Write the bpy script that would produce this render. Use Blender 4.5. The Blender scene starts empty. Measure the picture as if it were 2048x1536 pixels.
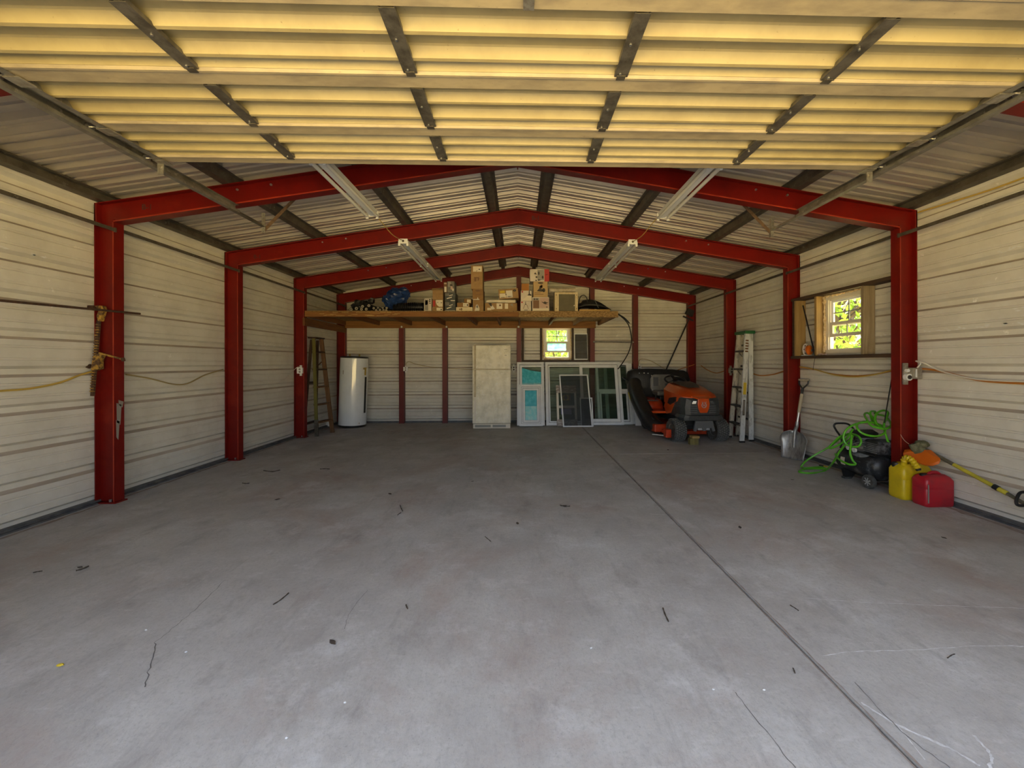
import bpy, bmesh, math, random
from math import sin, cos, pi, radians, sqrt, atan2
from mathutils import Vector, Matrix, Euler
random.seed(7)
scene = bpy.context.scene
COL = scene.collection

# ------------------------------------------------------------------ camera, sky, sun, exposure
F_PX, PPX, PPY = 815.0, 1062.0, 726.6
YAW, ROLL = 0.0292, -0.0023
CAMX, CAMZ = 0.01, 1.317
cam_d = bpy.data.cameras.new('camera')
cam = bpy.data.objects.new('camera', cam_d)
COL.objects.link(cam)
cam_d.sensor_width = 36.0
cam_d.lens = F_PX / 2048 * 36
cam_d.shift_x = -(PPX - 1024) / 2048
cam_d.shift_y = (PPY - 768) / 2048
cam_d.clip_start = 0.02
cam_d.clip_end = 400
cam.matrix_world = Matrix.Translation((CAMX, 0, CAMZ)) @ Matrix.Rotation(-YAW, 4, 'Z') @ Matrix.Rotation(pi / 2, 4, 'X') @ Matrix.Rotation(ROLL, 4, 'Z')
scene.camera = cam

world = bpy.data.worlds.new('sky')
scene.world = world
world.use_nodes = True
wn = world.node_tree
bg = wn.nodes['Background']
sky = wn.nodes.new('ShaderNodeTexSky')
sky.sky_type = 'NISHITA'
sky.sun_disc = False
sky.sun_elevation = radians(70)
sky.sun_rotation = radians(-25)
sky.air_density = 1.0
sky.dust_density = 4.0
sky.ozone_density = 1.0
hs = wn.nodes.new('ShaderNodeHueSaturation')          # hazy summer sky, less blue than clear air
hs.inputs['Saturation'].default_value = 0.55
wn.links.new(sky.outputs[0], hs.inputs['Color'])
wn.links.new(hs.outputs[0], bg.inputs[0])
bg.inputs[1].default_value = 0.36

sun_d = bpy.data.lights.new('sun', 'SUN')
sun = bpy.data.objects.new('sun', sun_d)
COL.objects.link(sun)
sun_d.energy = 21.0
sun_d.angle = radians(0.6)
sun_d.color = (1.0, 0.93, 0.80)
# the sun stands high behind the building, a little to the left
sun.rotation_euler = Vector((0.30, -0.60, -1.95)).to_track_quat('-Z', 'Y').to_euler()

vs = scene.view_settings
vs.view_transform = 'Standard'
vs.look = 'None'
vs.gamma = 1.0
vs.use_curve_mapping = False
vs.exposure = 1.30
scene.cycles.max_bounces = 8
scene.cycles.diffuse_bounces = 5
scene.cycles.transparent_max_bounces = 12
scene.cycles.sample_clamp_indirect = 6.0

# ------------------------------------------------------------------ measuring helpers (photo pixel -> point at a known plane)
def ray(px, py):
    u, v = px - PPX, py - PPY
    cr, sr = cos(ROLL), sin(ROLL)
    u, v = u * cr + v * sr, -u * sr + v * cr
    x, z = u / F_PX, -v / F_PX
    c, s = cos(YAW), sin(YAW)
    return Vector((x * c + s, -x * s + c, z))
CAM = Vector((CAMX, 0, CAMZ))
def aY(px, py, y): d = ray(px, py); return CAM + d * (y / d.y)
def aX(px, py, x): d = ray(px, py); return CAM + d * ((x - CAMX) / d.x)
def aZ(px, py, z=0.0): d = ray(px, py); return CAM + d * ((z - CAMZ) / d.z)

# ------------------------------------------------------------------ materials
def mat(name, col, rough=0.6, metal=0.0, col2=None, scale=6.0, detail=5.0, lo=0.4, hi=0.6,
        bump=0.0, bscale=80.0, stretch=(1, 1, 1), col3=None, scale3=2.0, lo3=.55, hi3=.7, spec=0.5, coat=0.0):
    m = bpy.data.materials.new(name)
    m.use_nodes = True
    nt = m.node_tree; N = nt.nodes; L = nt.links
    b = N['Principled BSDF']
    b.inputs['Base Color'].default_value = (*col, 1)
    b.inputs['Roughness'].default_value = rough
    b.inputs['Metallic'].default_value = metal
    b.inputs['Specular IOR Level'].default_value = spec
    b.inputs['Coat Weight'].default_value = coat
    if col2 or bump or col3:
        tc = N.new('ShaderNodeTexCoord'); mp = N.new('ShaderNodeMapping')
        mp.inputs['Scale'].default_value = stretch
        L.new(tc.outputs['Object'], mp.inputs[0])
    out = None
    def layer(prev, c, sc, l, h):
        n = N.new('ShaderNodeTexNoise'); n.inputs['Scale'].default_value = sc; n.inputs['Detail'].default_value = detail
        n.inputs['Roughness'].default_value = .65
        L.new(mp.outputs[0], n.inputs['Vector'])
        r = N.new('ShaderNodeMapRange'); r.inputs['From Min'].default_value = l; r.inputs['From Max'].default_value = h
        L.new(n.outputs['Fac'], r.inputs['Value'])
        x = N.new('ShaderNodeMix'); x.data_type = 'RGBA'
        L.new(r.outputs[0], x.inputs['Factor'])
        if prev is None: x.inputs['A'].default_value = (*col, 1)
        else: L.new(prev, x.inputs['A'])
        x.inputs['B'].default_value = (*c, 1)
        return x.outputs['Result']
    if col2: out = layer(None, col2, scale, lo, hi)
    if col3: out = layer(out, col3, scale3, lo3, hi3)
    if out is not None: L.new(out, b.inputs['Base Color'])
    if bump:
        n = N.new('ShaderNodeTexNoise'); n.inputs['Scale'].default_value = bscale; n.inputs['Detail'].default_value = 4
        L.new(mp.outputs[0], n.inputs['Vector'])
        bp = N.new('ShaderNodeBump'); bp.inputs['Strength'].default_value = bump; bp.inputs['Distance'].default_value = 0.01
        L.new(n.outputs['Fac'], bp.inputs['Height']); L.new(bp.outputs[0], b.inputs['Normal'])
    return m

def glass(name, tint, opac=0.05, body=(0.02, 0.03, 0.03), rough=0.02):
    """thin pane: clear with a fresnel gloss and a little dirt"""
    m = bpy.data.materials.new(name); m.use_nodes = True
    nt = m.node_tree; N = nt.nodes; L = nt.links
    N.remove(N['Principled BSDF'])
    o = N['Material Output']
    t = N.new('ShaderNodeBsdfTransparent'); t.inputs[0].default_value = (*tint, 1)
    g = N.new('ShaderNodeBsdfGlossy'); g.inputs['Roughness'].default_value = rough
    d = N.new('ShaderNodeBsdfDiffuse'); d.inputs[0].default_value = (*body, 1)
    fr = N.new('ShaderNodeFresnel'); geo = N.new('ShaderNodeNewGeometry')
    ior = N.new('ShaderNodeMapRange'); ior.inputs['To Min'].default_value = 1.45; ior.inputs['To Max'].default_value = 1 / 1.45
    L.new(geo.outputs['Backfacing'], ior.inputs['Value']); L.new(ior.outputs[0], fr.inputs[0])   # no total reflection inside the thin pane
    m1 = N.new('ShaderNodeMixShader'); m1.inputs[0].default_value = opac
    m2 = N.new('ShaderNodeMixShader')
    L.new(t.outputs[0], m1.inputs[1]); L.new(d.outputs[0], m1.inputs[2])
    L.new(fr.outputs[0], m2.inputs[0]); L.new(m1.outputs[0], m2.inputs[1]); L.new(g.outputs[0], m2.inputs[2])
    L.new(m2.outputs[0], o.inputs[0])
    return m

def film(name, col, tr=0.35, scale=18):
    """blue protective film: part opaque, part translucent, blotchy"""
    m = bpy.data.materials.new(name); m.use_nodes = True
    nt = m.node_tree; N = nt.nodes; L = nt.links
    b = N['Principled BSDF']; o = N['Material Output']
    tc = N.new('ShaderNodeTexCoord'); n = N.new('ShaderNodeTexNoise'); n.inputs['Scale'].default_value = scale; n.inputs['Detail'].default_value = 5
    L.new(tc.outputs['Object'], n.inputs['Vector'])
    x = N.new('ShaderNodeMix'); x.data_type = 'RGBA'
    r = N.new('ShaderNodeMapRange'); r.inputs['From Min'].default_value = .35; r.inputs['From Max'].default_value = .65
    L.new(n.outputs['Fac'], r.inputs['Value']); L.new(r.outputs[0], x.inputs['Factor'])
    x.inputs['A'].default_value = (*col, 1)
    x.inputs['B'].default_value = (min(1, col[0] * 1.8 + .03), min(1, col[1] * 1.25), min(1, col[2] * 1.2), 1)
    L.new(x.outputs['Result'], b.inputs['Base Color']); b.inputs['Roughness'].default_value = .3
    tl = N.new('ShaderNodeBsdfTranslucent'); L.new(x.outputs['Result'], tl.inputs[0])
    mx = N.new('ShaderNodeMixShader'); mx.inputs[0].default_value = tr
    L.new(b.outputs[0], mx.inputs[1]); L.new(tl.outputs[0], mx.inputs[2]); L.new(mx.outputs[0], o.inputs[0])
    return m

def concrete_mat():
    m = bpy.data.materials.new('concrete'); m.use_nodes = True
    nt = m.node_tree; N = nt.nodes; L = nt.links; b = N['Principled BSDF']
    tc = N.new('ShaderNodeTexCoord')
    def noise(scale, detail=6, stretch=(1, 1, 1), rot=0, rough=.65, dist=0):
        mp = N.new('ShaderNodeMapping'); mp.inputs['Scale'].default_value = stretch; mp.inputs['Rotation'].default_value = (0, 0, rot)
        L.new(tc.outputs['Object'], mp.inputs[0])
        n = N.new('ShaderNodeTexNoise'); n.inputs['Scale'].default_value = scale; n.inputs['Detail'].default_value = detail
        n.inputs['Roughness'].default_value = rough; n.inputs['Distortion'].default_value = dist
        L.new(mp.outputs[0], n.inputs['Vector']); return n.outputs['Fac']
    def rng(s, a, c):
        r = N.new('ShaderNodeMapRange'); r.inputs['From Min'].default_value = a; r.inputs['From Max'].default_value = c
        L.new(s, r.inputs['Value']); return r.outputs[0]
    def mix(f, A, B, k=1.0):
        x = N.new('ShaderNodeMix'); x.data_type = 'RGBA'
        if k != 1.0:
            mm = N.new('ShaderNodeMath'); mm.operation = 'MULTIPLY'; L.new(f, mm.inputs[0]); mm.inputs[1].default_value = k; f = mm.outputs[0]
        L.new(f, x.inputs['Factor'])
        if isinstance(A, tuple): x.inputs['A'].default_value = (*A, 1)
        else: L.new(A, x.inputs['A'])
        x.inputs['B'].default_value = (*B, 1)
        return x.outputs['Result']
    c = mix(rng(noise(1.3, 10, rough=.72), .36, .64), (.49, .485, .465), (.37, .355, .335))
    c = mix(rng(noise(.75, 8, dist=.5, rough=.7), .50, .68), c, (.355, .275, .235), .85)         # brown stains
    c = mix(rng(noise(1.9, 9, rough=.72), .53, .68), c, (.58, .585, .58), .75)                   # pale patches
    c = mix(rng(noise(4.2, 9, (1, .6, 1), .5, rough=.75), .54, .68), c, (.25, .235, .22), .55)
    c = mix(rng(noise(9, 7, (1, .22, 1), .45, rough=.7), .56, .70), c, (.26, .25, .24), .45)     # drag streaks
    c = mix(rng(noise(22, 7, (.28, 1, 1), .25, rough=.7), .58, .70), c, (.60, .595, .585), .40)  # trowel scratches
    c = mix(rng(noise(48, 8, rough=.8), .50, .66), c, (.29, .28, .265), .55)                     # grain
    c = mix(rng(noise(120, 4), .62, .72), c, (.17, .16, .15), .7)                                # pits
    L.new(c, b.inputs['Base Color'])
    r = N.new('ShaderNodeMapRange'); r.inputs['To Min'].default_value = .50; r.inputs['To Max'].default_value = .8
    L.new(noise(3, 5), r.inputs['Value']); L.new(r.outputs[0], b.inputs['Roughness'])
    b.inputs['Specular IOR Level'].default_value = .35
    bp = N.new('ShaderNodeBump'); bp.inputs['Strength'].default_value = .35; bp.inputs['Distance'].default_value = .008
    L.new(noise(40, 9, (1, .6, 1), .4, rough=.75), bp.inputs['Height']); L.new(bp.outputs[0], b.inputs['Normal'])
    return m

def wood_mat(name, a, bcol, rough=.75, axis=0, scale=9):
    st = [9, 9, 9]; st[axis] = 0.7
    return mat(name, a, rough, 0, col2=bcol, scale=scale * .35, detail=6, lo=.36, hi=.64, stretch=tuple(st), bump=.15, bscale=6,
               col3=tuple(v * .45 for v in a), scale3=.6, lo3=.6, hi3=.75)

M = {}
M['concrete'] = concrete_mat()
M['panel'] = mat('wall_sheet', (.67, .645, .575), .42, 0, col2=(.565, .535, .465), scale=3.0, lo=.4, hi=.75, col3=(.86, .84, .79), scale3=9, lo3=.66, hi3=.74, spec=.4)
M['roof_sheet'] = mat('roof_sheet', (.52, .465, .39), .42, .30, col2=(.43, .38, .315), scale=3.0, lo=.4, hi=.75, spec=.55)
M['door_sheet'] = mat('door_sheet', (.41, .335, .163), .42, 0, col2=(.33, .262, .125), scale=2.6, lo=.42, hi=.7, col3=(.20, .15, .07), scale3=55, lo3=.67, hi3=.74, spec=.4)
M['door_rail'] = mat('door_rail', (.44, .36, .22), .45, 0, col2=(.30, .245, .16), scale=7, lo=.42, hi=.66, col3=(.16, .125, .08), scale3=70, lo3=.68, hi3=.74, stretch=(.4, 1, 1))
M['red'] = mat('red_oxide_paint', (.165, .005, .0025), .40, 0, col2=(.115, .004, .0025), scale=4, lo=.35, hi=.7, col3=(.22, .018, .006), scale3=2.2, lo3=.58, hi3=.78, spec=.3)
M['red_edge'] = mat('orange_red_edge', (.36, .035, .010), .45, 0, col2=(.24, .015, .006), scale=7, lo=.4, hi=.65)  # flange edge strips, a paler and more orange red than the frames
M['red_post'] = mat('red_brown_paint', (.155, .012, .008), .5, 0, col2=(.11, .009, .007), scale=5, lo=.35, hi=.7)
M['galv'] = mat('galvanised', (.27, .255, .22), .42, .5, col2=(.15, .135, .11), scale=10, lo=.38, hi=.66, col3=(.40, .37, .31), scale3=22, lo3=.6, hi3=.72)
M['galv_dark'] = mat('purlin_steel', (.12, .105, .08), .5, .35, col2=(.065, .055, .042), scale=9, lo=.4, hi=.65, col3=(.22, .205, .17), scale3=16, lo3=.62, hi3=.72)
M['stile'] = mat('dark_stile', (.15, .135, .11), .42, .4, col2=(.075, .066, .052), scale=14, lo=.4, hi=.62, col3=(.30, .25, .17), scale3=9, lo3=.62, hi3=.74)
M['steel'] = mat('bright_steel', (.55, .54, .52), .3, .9)
M['zinc'] = mat('zinc_bracket', (.42, .40, .35), .4, .7, col2=(.3, .27, .22), scale=30)
M['rust'] = mat('rusty_steel', (.085, .040, .020), .85, .1, col2=(.045, .024, .014), scale=30, bump=.3)
M['rust_angle'] = mat('rusted_angle', (.14, .085, .045), .8, .2, col2=(.08, .045, .025), scale=30)
M['rusty_yellow'] = mat('rusty_yellow_paint', (.40, .23, .035), .7, 0, col2=(.08, .04, .018), scale=26, lo=.46, hi=.56, bump=.3)
M['wood'] = wood_mat('pine', (.27, .115, .026), (.18, .072, .016))
M['wood_y'] = wood_mat('pine_joist', (.20, .080, .022), (.12, .046, .013), axis=1)
M['wood_z'] = wood_mat('pine_stud', (.36, .235, .085), (.26, .155, .05), axis=2)
M['wood_grey'] = wood_mat('weathered_stud', (.33, .255, .15), (.20, .145, .08), axis=2)
M['wood_dark'] = wood_mat('dark_lumber', (.075, .042, .022), (.045, .025, .014), axis=1)
M['osb'] = mat('strand_board', (.31, .19, .07), .85, 0, col2=(.18, .10, .035), scale=26, lo=.42, hi=.58, col3=(.44, .30, .13), scale3=34, lo3=.58, hi3=.64, stretch=(1, 1, 2))
M['vinyl'] = mat('white_vinyl', (.84, .85, .85), .38, 0, col2=(.76, .77, .77), scale=5)
M['vinyl_tan'] = mat('almond_vinyl', (.72, .66, .55), .45)
M['groove'] = mat('grey_gasket', (.22, .22, .22), .6)
M['glass'] = glass('clear_glass', (.93, .97, .95), .02)
M['glass_dark'] = glass('dusty_glass', (.84, .90, .86), .10, (.06, .085, .07))
M['screen'] = glass('insect_screen', (.72, .73, .73), .22, (.03, .035, .035), .6)
M['film'] = film('blue_film', (.10, .68, .80))
M['film_l'] = film('pale_blue_film', (.36, .92, .95))
M['film_win'] = film('backlit_film', (.30, .74, .74), .75, 9)
M['foam'] = mat('spray_foam', (.66, .52, .31), .8, 0, col2=(.50, .34, .16), scale=40, bump=.8, bscale=40)
M['white'] = mat('white_enamel', (.82, .85, .87), .16, 0, col2=(.77, .80, .82), scale=3, coat=.6)
M['white_m'] = mat('white_plastic', (.72, .72, .70), .45)
M['tube'] = mat('lamp_tube', (.62, .60, .54), .3)
M['black'] = mat('black_plastic', (.010, .010, .010), .42, 0, col2=(.018, .018, .018), scale=10)
M['black_m'] = mat('black_fabric', (.014, .014, .013), .8, 0, col2=(.024, .023, .021), scale=20, bump=.3)
M['rubber'] = mat('tyre_rubber', (.045, .045, .043), .8, 0, col2=(.08, .08, .075), scale=30)
M['rubber_top'] = mat('tyre_tread', (.17, .17, .16), .85, 0, col2=(.10, .10, .095), scale=40)
M['rim'] = mat('wheel_rim', (.42, .44, .46), .35, .3)
M['dgrey'] = mat('charcoal_plastic', (.048, .053, .055), .5, 0, col2=(.035, .038, .040), scale=14)
M['mgrey'] = mat('grey_plastic', (.10, .105, .11), .55)
M['seat'] = mat('grey_vinyl_seat', (.16, .155, .14), .5, 0, col2=(.22, .21, .19), scale=6)
M['orange'] = mat('orange_hood', (.62, .085, .008), .28, 0, col2=(.55, .065, .006), scale=4, coat=.4)
M['redorange'] = mat('red_orange_deck', (.50, .045, .008), .35, 0, col2=(.36, .03, .006), scale=8)
M['lamp'] = mat('headlight_lens', (.85, .86, .84), .15)
M['fridge'] = mat('grimy_fridge', (.84, .79, .64), .5, 0, col2=(.60, .56, .42), scale=5, detail=9, lo=.42, hi=.66, col3=(.86, .83, .74), scale3=14, lo3=.52, hi3=.68)
M['fridge_trim'] = mat('fridge_trim', (.62, .53, .35), .5, 0, col2=(.50, .42, .26), scale=9)
M['grille'] = mat('grille_grey', (.28, .28, .25), .6)
M['brass'] = mat('brass', (.40, .28, .06), .4, .5)
M['card'] = mat('cardboard', (.33, .20, .085), .85, 0, col2=(.27, .16, .065), scale=6)
M['card_d'] = mat('dark_cardboard', (.27, .145, .05), .85, 0, col2=(.21, .11, .04), scale=6)
M['card_o'] = mat('orange_cardboard', (.34, .145, .035), .85)
M['box_w'] = mat('printed_white_box', (.60, .53, .45), .6, 0, col2=(.52, .45, .37), scale=6)
M['box_c'] = mat('cream_box', (.62, .52, .34), .65)
M['box_dk'] = mat('dark_printed_box', (.028, .034, .036), .5, 0, col2=(.10, .10, .10), scale=6, lo=.5, hi=.7)
M['box_grey'] = mat('grey_printed_box', (.17, .16, .145), .55, 0, col2=(.10, .09, .08), scale=12)
M['box_kraft'] = mat('kraft_box', (.44, .30, .14), .75)
M['p_white'] = mat('print_white', (.62, .57, .48), .6)
M['p_cream'] = mat('print_cream', (.66, .58, .44), .6)
M['p_dark'] = mat('print_dark', (.035, .024, .018), .6)
M['p_brown'] = mat('print_brown', (.16, .075, .03), .6)
M['p_red'] = mat('print_red', (.38, .010, .008), .5)
M['p_yellow'] = mat('print_yellow', (.58, .42, .02), .6)
M['p_grey'] = mat('print_grey', (.25, .23, .20), .6)
M['p_rose'] = mat('print_rose', (.46, .31, .25), .6)
M['p_blue'] = mat('print_blue', (.20, .22, .40), .6)
M['plaque'] = mat('olive_panel', (.125, .105, .06), .7, 0, col2=(.10, .085, .05), scale=5)
M['cream_wood'] = mat('cream_painted_wood', (.64, .53, .33), .7, 0, col2=(.52, .40, .22), scale=10)
M['wrap'] = mat('crumpled_wrap', (.60, .54, .42), .35, 0, col2=(.42, .36, .26), scale=16, bump=.8, bscale=30)
M['wrap_b'] = mat('shiny_brown_wrap', (.30, .235, .19), .3, 0, col2=(.60, .54, .47), scale=34, lo=.50, hi=.60, bump=.8, bscale=40, stretch=(.4, 1, 1))
M['tarp'] = mat('blue_tarp', (.012, .030, .115), .32, 0, col2=(.020, .055, .19), scale=10, bump=.6, bscale=18)
M['corr'] = mat('black_drain_pipe', (.012, .012, .013), .25)
M['ring_end'] = mat('pale_core', (.42, .38, .31), .7)
M['romex'] = mat('yellow_cable', (.52, .36, .07), .5)
M['romex_t'] = mat('tan_cable', (.36, .28, .12), .5)
M['cord_o'] = mat('orange_cord', (.46, .17, .025), .5)
M['cord_w'] = mat('white_cable', (.66, .62, .53), .5)
M['cord_k'] = mat('black_cord', (.008, .008, .008), .5)
M['green'] = mat('green_hose', (.10, .44, .015), .35, 0, col2=(.075, .34, .012), scale=9, spec=.6)
M['jug_y'] = mat('yellow_jug', (.62, .45, .008), .38, 0, col2=(.50, .35, .01), scale=7, lo=.45, hi=.7)
M['jug_r'] = mat('red_gas_can', (.42, .010, .022), .38, 0, col2=(.28, .018, .028), scale=8, lo=.45, hi=.7)
M['shovel'] = mat('scoop_aluminium', (.40, .41, .42), .42, .75, col2=(.20, .20, .20), scale=9, lo=.45, hi=.68, stretch=(3, 3, .8))
M['ash'] = wood_mat('grey_ash_handle', (.42, .36, .27), (.32, .27, .19), axis=2)
M['comp'] = mat('dusty_black_tank', (.016, .018, .021), .4, 0, col2=(.16, .17, .18), scale=9, lo=.50, hi=.72, col3=(.015, .016, .018), scale3=24, lo3=.5, hi3=.6)
M['comp_g'] = mat('dusty_grey_casting', (.25, .26, .27), .6, 0, col2=(.12, .12, .125), scale=16)
M['dust'] = mat('dust_film', (.17, .18, .185), .85, 0, col2=(.07, .075, .08), scale=20)
M['trim_or'] = mat('trimmer_orange', (.60, .125, .008), .4)
M['trim_yl'] = mat('trimmer_yellow', (.52, .45, .045), .45, 0, col2=(.40, .34, .03), scale=14)
M['olive'] = mat('grass_stained', (.075, .075, .030), .75, 0, col2=(.17, .16, .085), scale=18, bump=.5)
M['shaft'] = mat('trimmer_shaft', (.13, .115, .075), .6, 0, col2=(.09, .08, .05), scale=20)
M['ladder_w'] = wood_mat('old_ladder_wood', (.17, .082, .030), (.10, .046, .017), axis=2)
M['ladder_d'] = wood_mat('dark_ladder_wood', (.055, .026, .012), (.034, .017, .008), axis=2)
M['ladder_y'] = mat('yellow_green_rail', (.13, .115, .02), .7, 0, col2=(.12, .105, .02), scale=12, lo=.4, hi=.7)
M['alu'] = mat('paint_splattered_rail', (.64, .66, .65), .45, .1, col2=(.34, .35, .34), scale=16, lo=.50, hi=.64, stretch=(1, 1, .4))
M['alu_tan'] = mat('tan_fibreglass_rail', (.56, .52, .43), .55, 0, col2=(.30, .28, .23), scale=16, lo=.50, hi=.62, stretch=(1, 1, .4))
M['step'] = mat('dirty_step', (.085, .080, .068), .7, 0, col2=(.20, .19, .17), scale=18, lo=.52, hi=.68)
M['green_cap'] = mat('green_cap', (.015, .125, .035), .5)
M['block'] = wood_mat('treated_block', (.22, .18, .055), (.14, .11, .032), axis=2)
M['block_t'] = wood_mat('fresh_cut_wood', (.44, .29, .10), (.36, .22, .07), axis=0)
M['bark'] = mat('bark', (.10, .07, .045), .9, 0, col2=(.06, .04, .028), scale=14, bump=.6)
M['twig'] = mat('dry_twig', (.06, .045, .032), .9)
M['chalk'] = mat('chalk', (.68, .69, .69), .9, 0, col2=(.50, .50, .49), scale=30, lo=.42, hi=.6)
M['dirt'] = mat('swept_dirt', (.25, .20, .165), .95, 0, col2=(.33, .285, .25), scale=14, lo=.4, hi=.6)
M['ledge'] = mat('dusty_ledge', (.43, .365, .29), .8, 0, col2=(.53, .465, .385), scale=5, stretch=(1, .3, 1))
M['crack'] = mat('crack_fill', (.12, .115, .11), .9)
M['gravel'] = mat('dry_ground', (.59, .45, .19), .95, 0, col2=(.50, .38, .15), scale=1.2, lo=.4, hi=.65, col3=(.42, .36, .12), scale3=.35, lo3=.5, hi3=.7)
M['apron'] = mat('added_apron_dark', (.13, .125, .115), .9, 0, col2=(.09, .087, .08), scale=5, lo=.4, hi=.65)  # for the added apron, dark so less bounce reaches the raised door
M['sole'] = mat('sole_angle', (.10, .105, .11), .55, .4, col2=(.17, .17, .165), scale=9)
M['ext'] = mat('outer_sheet', (.50, .47, .40), .5)
M['leaf'] = None
def leaf_mat():
    m = bpy.data.materials.new('sunlit_leaf'); m.use_nodes = True
    nt = m.node_tree; N = nt.nodes; L = nt.links; b = N['Principled BSDF']; o = N['Material Output']
    tc = N.new('ShaderNodeTexCoord'); n = N.new('ShaderNodeTexNoise'); n.inputs['Scale'].default_value = 2.5
    L.new(tc.outputs['Object'], n.inputs['Vector'])
    x = N.new('ShaderNodeMix'); x.data_type = 'RGBA'; L.new(n.outputs['Fac'], x.inputs['Factor'])
    x.inputs['A'].default_value = (.05, .14, .012, 1); x.inputs['B'].default_value = (.26, .36, .03, 1)
    L.new(x.outputs['Result'], b.inputs['Base Color']); b.inputs['Roughness'].default_value = .5
    t = N.new('ShaderNodeBsdfTranslucent'); L.new(x.outputs['Result'], t.inputs[0])
    mx = N.new('ShaderNodeMixShader'); mx.inputs[0].default_value = .5
    L.new(b.outputs[0], mx.inputs[1]); L.new(t.outputs[0], mx.inputs[2]); L.new(mx.outputs[0], o.inputs[0])
    return m
M['leaf'] = leaf_mat()

# ------------------------------------------------------------------ mesh builder
class MB:
    def __init__(s): s.v = []; s.f = []
    def add(s, vs, fs):
        o = len(s.v); s.v += [Vector(p) for p in vs]; s.f += [tuple(i + o for i in f) for f in fs]; return s
    def box(s, x0, x1, y0, y1, z0, z1):
        return s.add([(x0, y0, z0), (x1, y0, z0), (x1, y1, z0), (x0, y1, z0), (x0, y0, z1), (x1, y0, z1), (x1, y1, z1), (x0, y1, z1)],
                     [(0, 3, 2, 1), (4, 5, 6, 7), (0, 1, 5, 4), (1, 2, 6, 5), (2, 3, 7, 6), (3, 0, 4, 7)])
    def bar(s, p, q, w, h, up=(0, 0, 1)):
        p, q = Vector(p), Vector(q); d = (q - p).normalized(); up = Vector(up)
        x = d.cross(up)
        if x.length < 1e-5: x = d.cross(Vector((1, 0, 0)))
        x.normalize(); z = x.cross(d).normalized()
        a, b = x * w / 2, z * h / 2
        vs = [p - a - b, p + a - b, p + a + b, p - a + b, q - a - b, q + a - b, q + a + b, q - a + b]
        return s.add(vs, [(0, 1, 2, 3), (7, 6, 5, 4), (0, 4, 5, 1), (1, 5, 6, 2), (2, 6, 7, 3), (3, 7, 4, 0)])
    def cyl(s, p, q, r0, r1=None, n=14, caps=True):
        r1 = r0 if r1 is None else r1
        p, q = Vector(p), Vector(q); d = (q - p).normalized()
        x = d.cross(Vector((0, 0, 1)))
        if x.length < 1e-4: x = Vector((1, 0, 0))
        x.normalize(); y = d.cross(x)
        vs = []
        for c, r in ((p, r0), (q, r1)):
            for i in range(n):
                a = 2 * pi * i / n; vs.append(c + x * cos(a) * r + y * sin(a) * r)
        fs = [(i, (i + 1) % n, n + (i + 1) % n, n + i) for i in range(n)]
        if caps: fs += [tuple(reversed(range(n))), tuple(range(n, 2 * n))]
        return s.add(vs, fs)
    def tube(s, pts, r, n=8, closed=False):
        pts = [Vector(p) for p in pts]; m = len(pts)
        rr = r if isinstance(r, (list, tuple)) else [r] * m
        vs = []; px = None
        for i, p in enumerate(pts):
            if closed: t = pts[(i + 1) % m] - pts[i - 1]
            else: t = pts[min(i + 1, m - 1)] - pts[max(i - 1, 0)]
            t.normalize()
            if px is None:
                px = t.cross(Vector((0, 0, 1)))
                if px.length < 1e-3: px = t.cross(Vector((1, 0, 0)))
            px = (px - t * px.dot(t)); px.normalize(); py = t.cross(px)
            for k in range(n):
                a = 2 * pi * k / n; vs.append(p + (px * cos(a) + py * sin(a)) * rr[i])
        fs = []
        for i in range(m if closed else m - 1):
            j = (i + 1) % m
            for k in range(n):
                fs.append((i * n + k, i * n + (k + 1) % n, j * n + (k + 1) % n, j * n + k))
        if not closed: fs += [tuple(reversed(range(n))), tuple((m - 1) * n + k for k in range(n))]
        return s.add(vs, fs)
    def prism(s, poly, off):
        """polygon (list of 3d points) pushed along off"""
        off = Vector(off); n = len(poly); a = [Vector(p) for p in poly]; b = [p + off for p in a]
        nrm = Vector((0, 0, 0))
        for i in range(n): nrm += a[i].cross(a[(i + 1) % n])
        fs = [tuple(range(n)), tuple(reversed(range(n, 2 * n)))] + [((i + 1) % n, i, n + i, n + (i + 1) % n) for i in range(n)]
        if nrm.dot(off) > 0: fs = [tuple(reversed(f)) for f in fs]
        return s.add(a + b, fs)
    def lathe(s, prof, n=24, c=(0, 0, 0), M4=None):
        c = Vector(c); vs = []
        for r, z in prof:
            for i in range(n):
                a = 2 * pi * i / n; vs.append(Vector((r * cos(a), r * sin(a), z)))
        if M4: vs = [M4 @ v for v in vs]
        vs = [v + c for v in vs]; m = len(prof)
        fs = [(j * n + i, j * n + (i + 1) % n, (j + 1) * n + (i + 1) % n, (j + 1) * n + i) for j in range(m - 1) for i in range(n)]
        fs += [tuple(reversed(range(n))), tuple((m - 1) * n + i for i in range(n))]
        return s.add(vs, fs)
    def ell(s, c, r, nu=16, nv=10, M3=None, noise=0.0, seed=0):
        rnd = random.Random(seed); c = Vector(c); vs = []
        for j in range(nv + 1):
            th = pi * j / nv
            for i in range(nu):
                ph = 2 * pi * i / nu
                k = 1 + (rnd.random() - .5) * noise if 0 < j < nv else 1
                p = Vector((r[0] * sin(th) * cos(ph) * k, r[1] * sin(th) * sin(ph) * k, r[2] * cos(th) * k))
                if M3: p = M3 @ p
                vs.append(c + p)
        fs = [(j * nu + i, (j + 1) * nu + i, (j + 1) * nu + (i + 1) % nu, j * nu + (i + 1) % nu) for j in range(nv) for i in range(nu)]
        return s.add(vs, fs)
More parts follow.
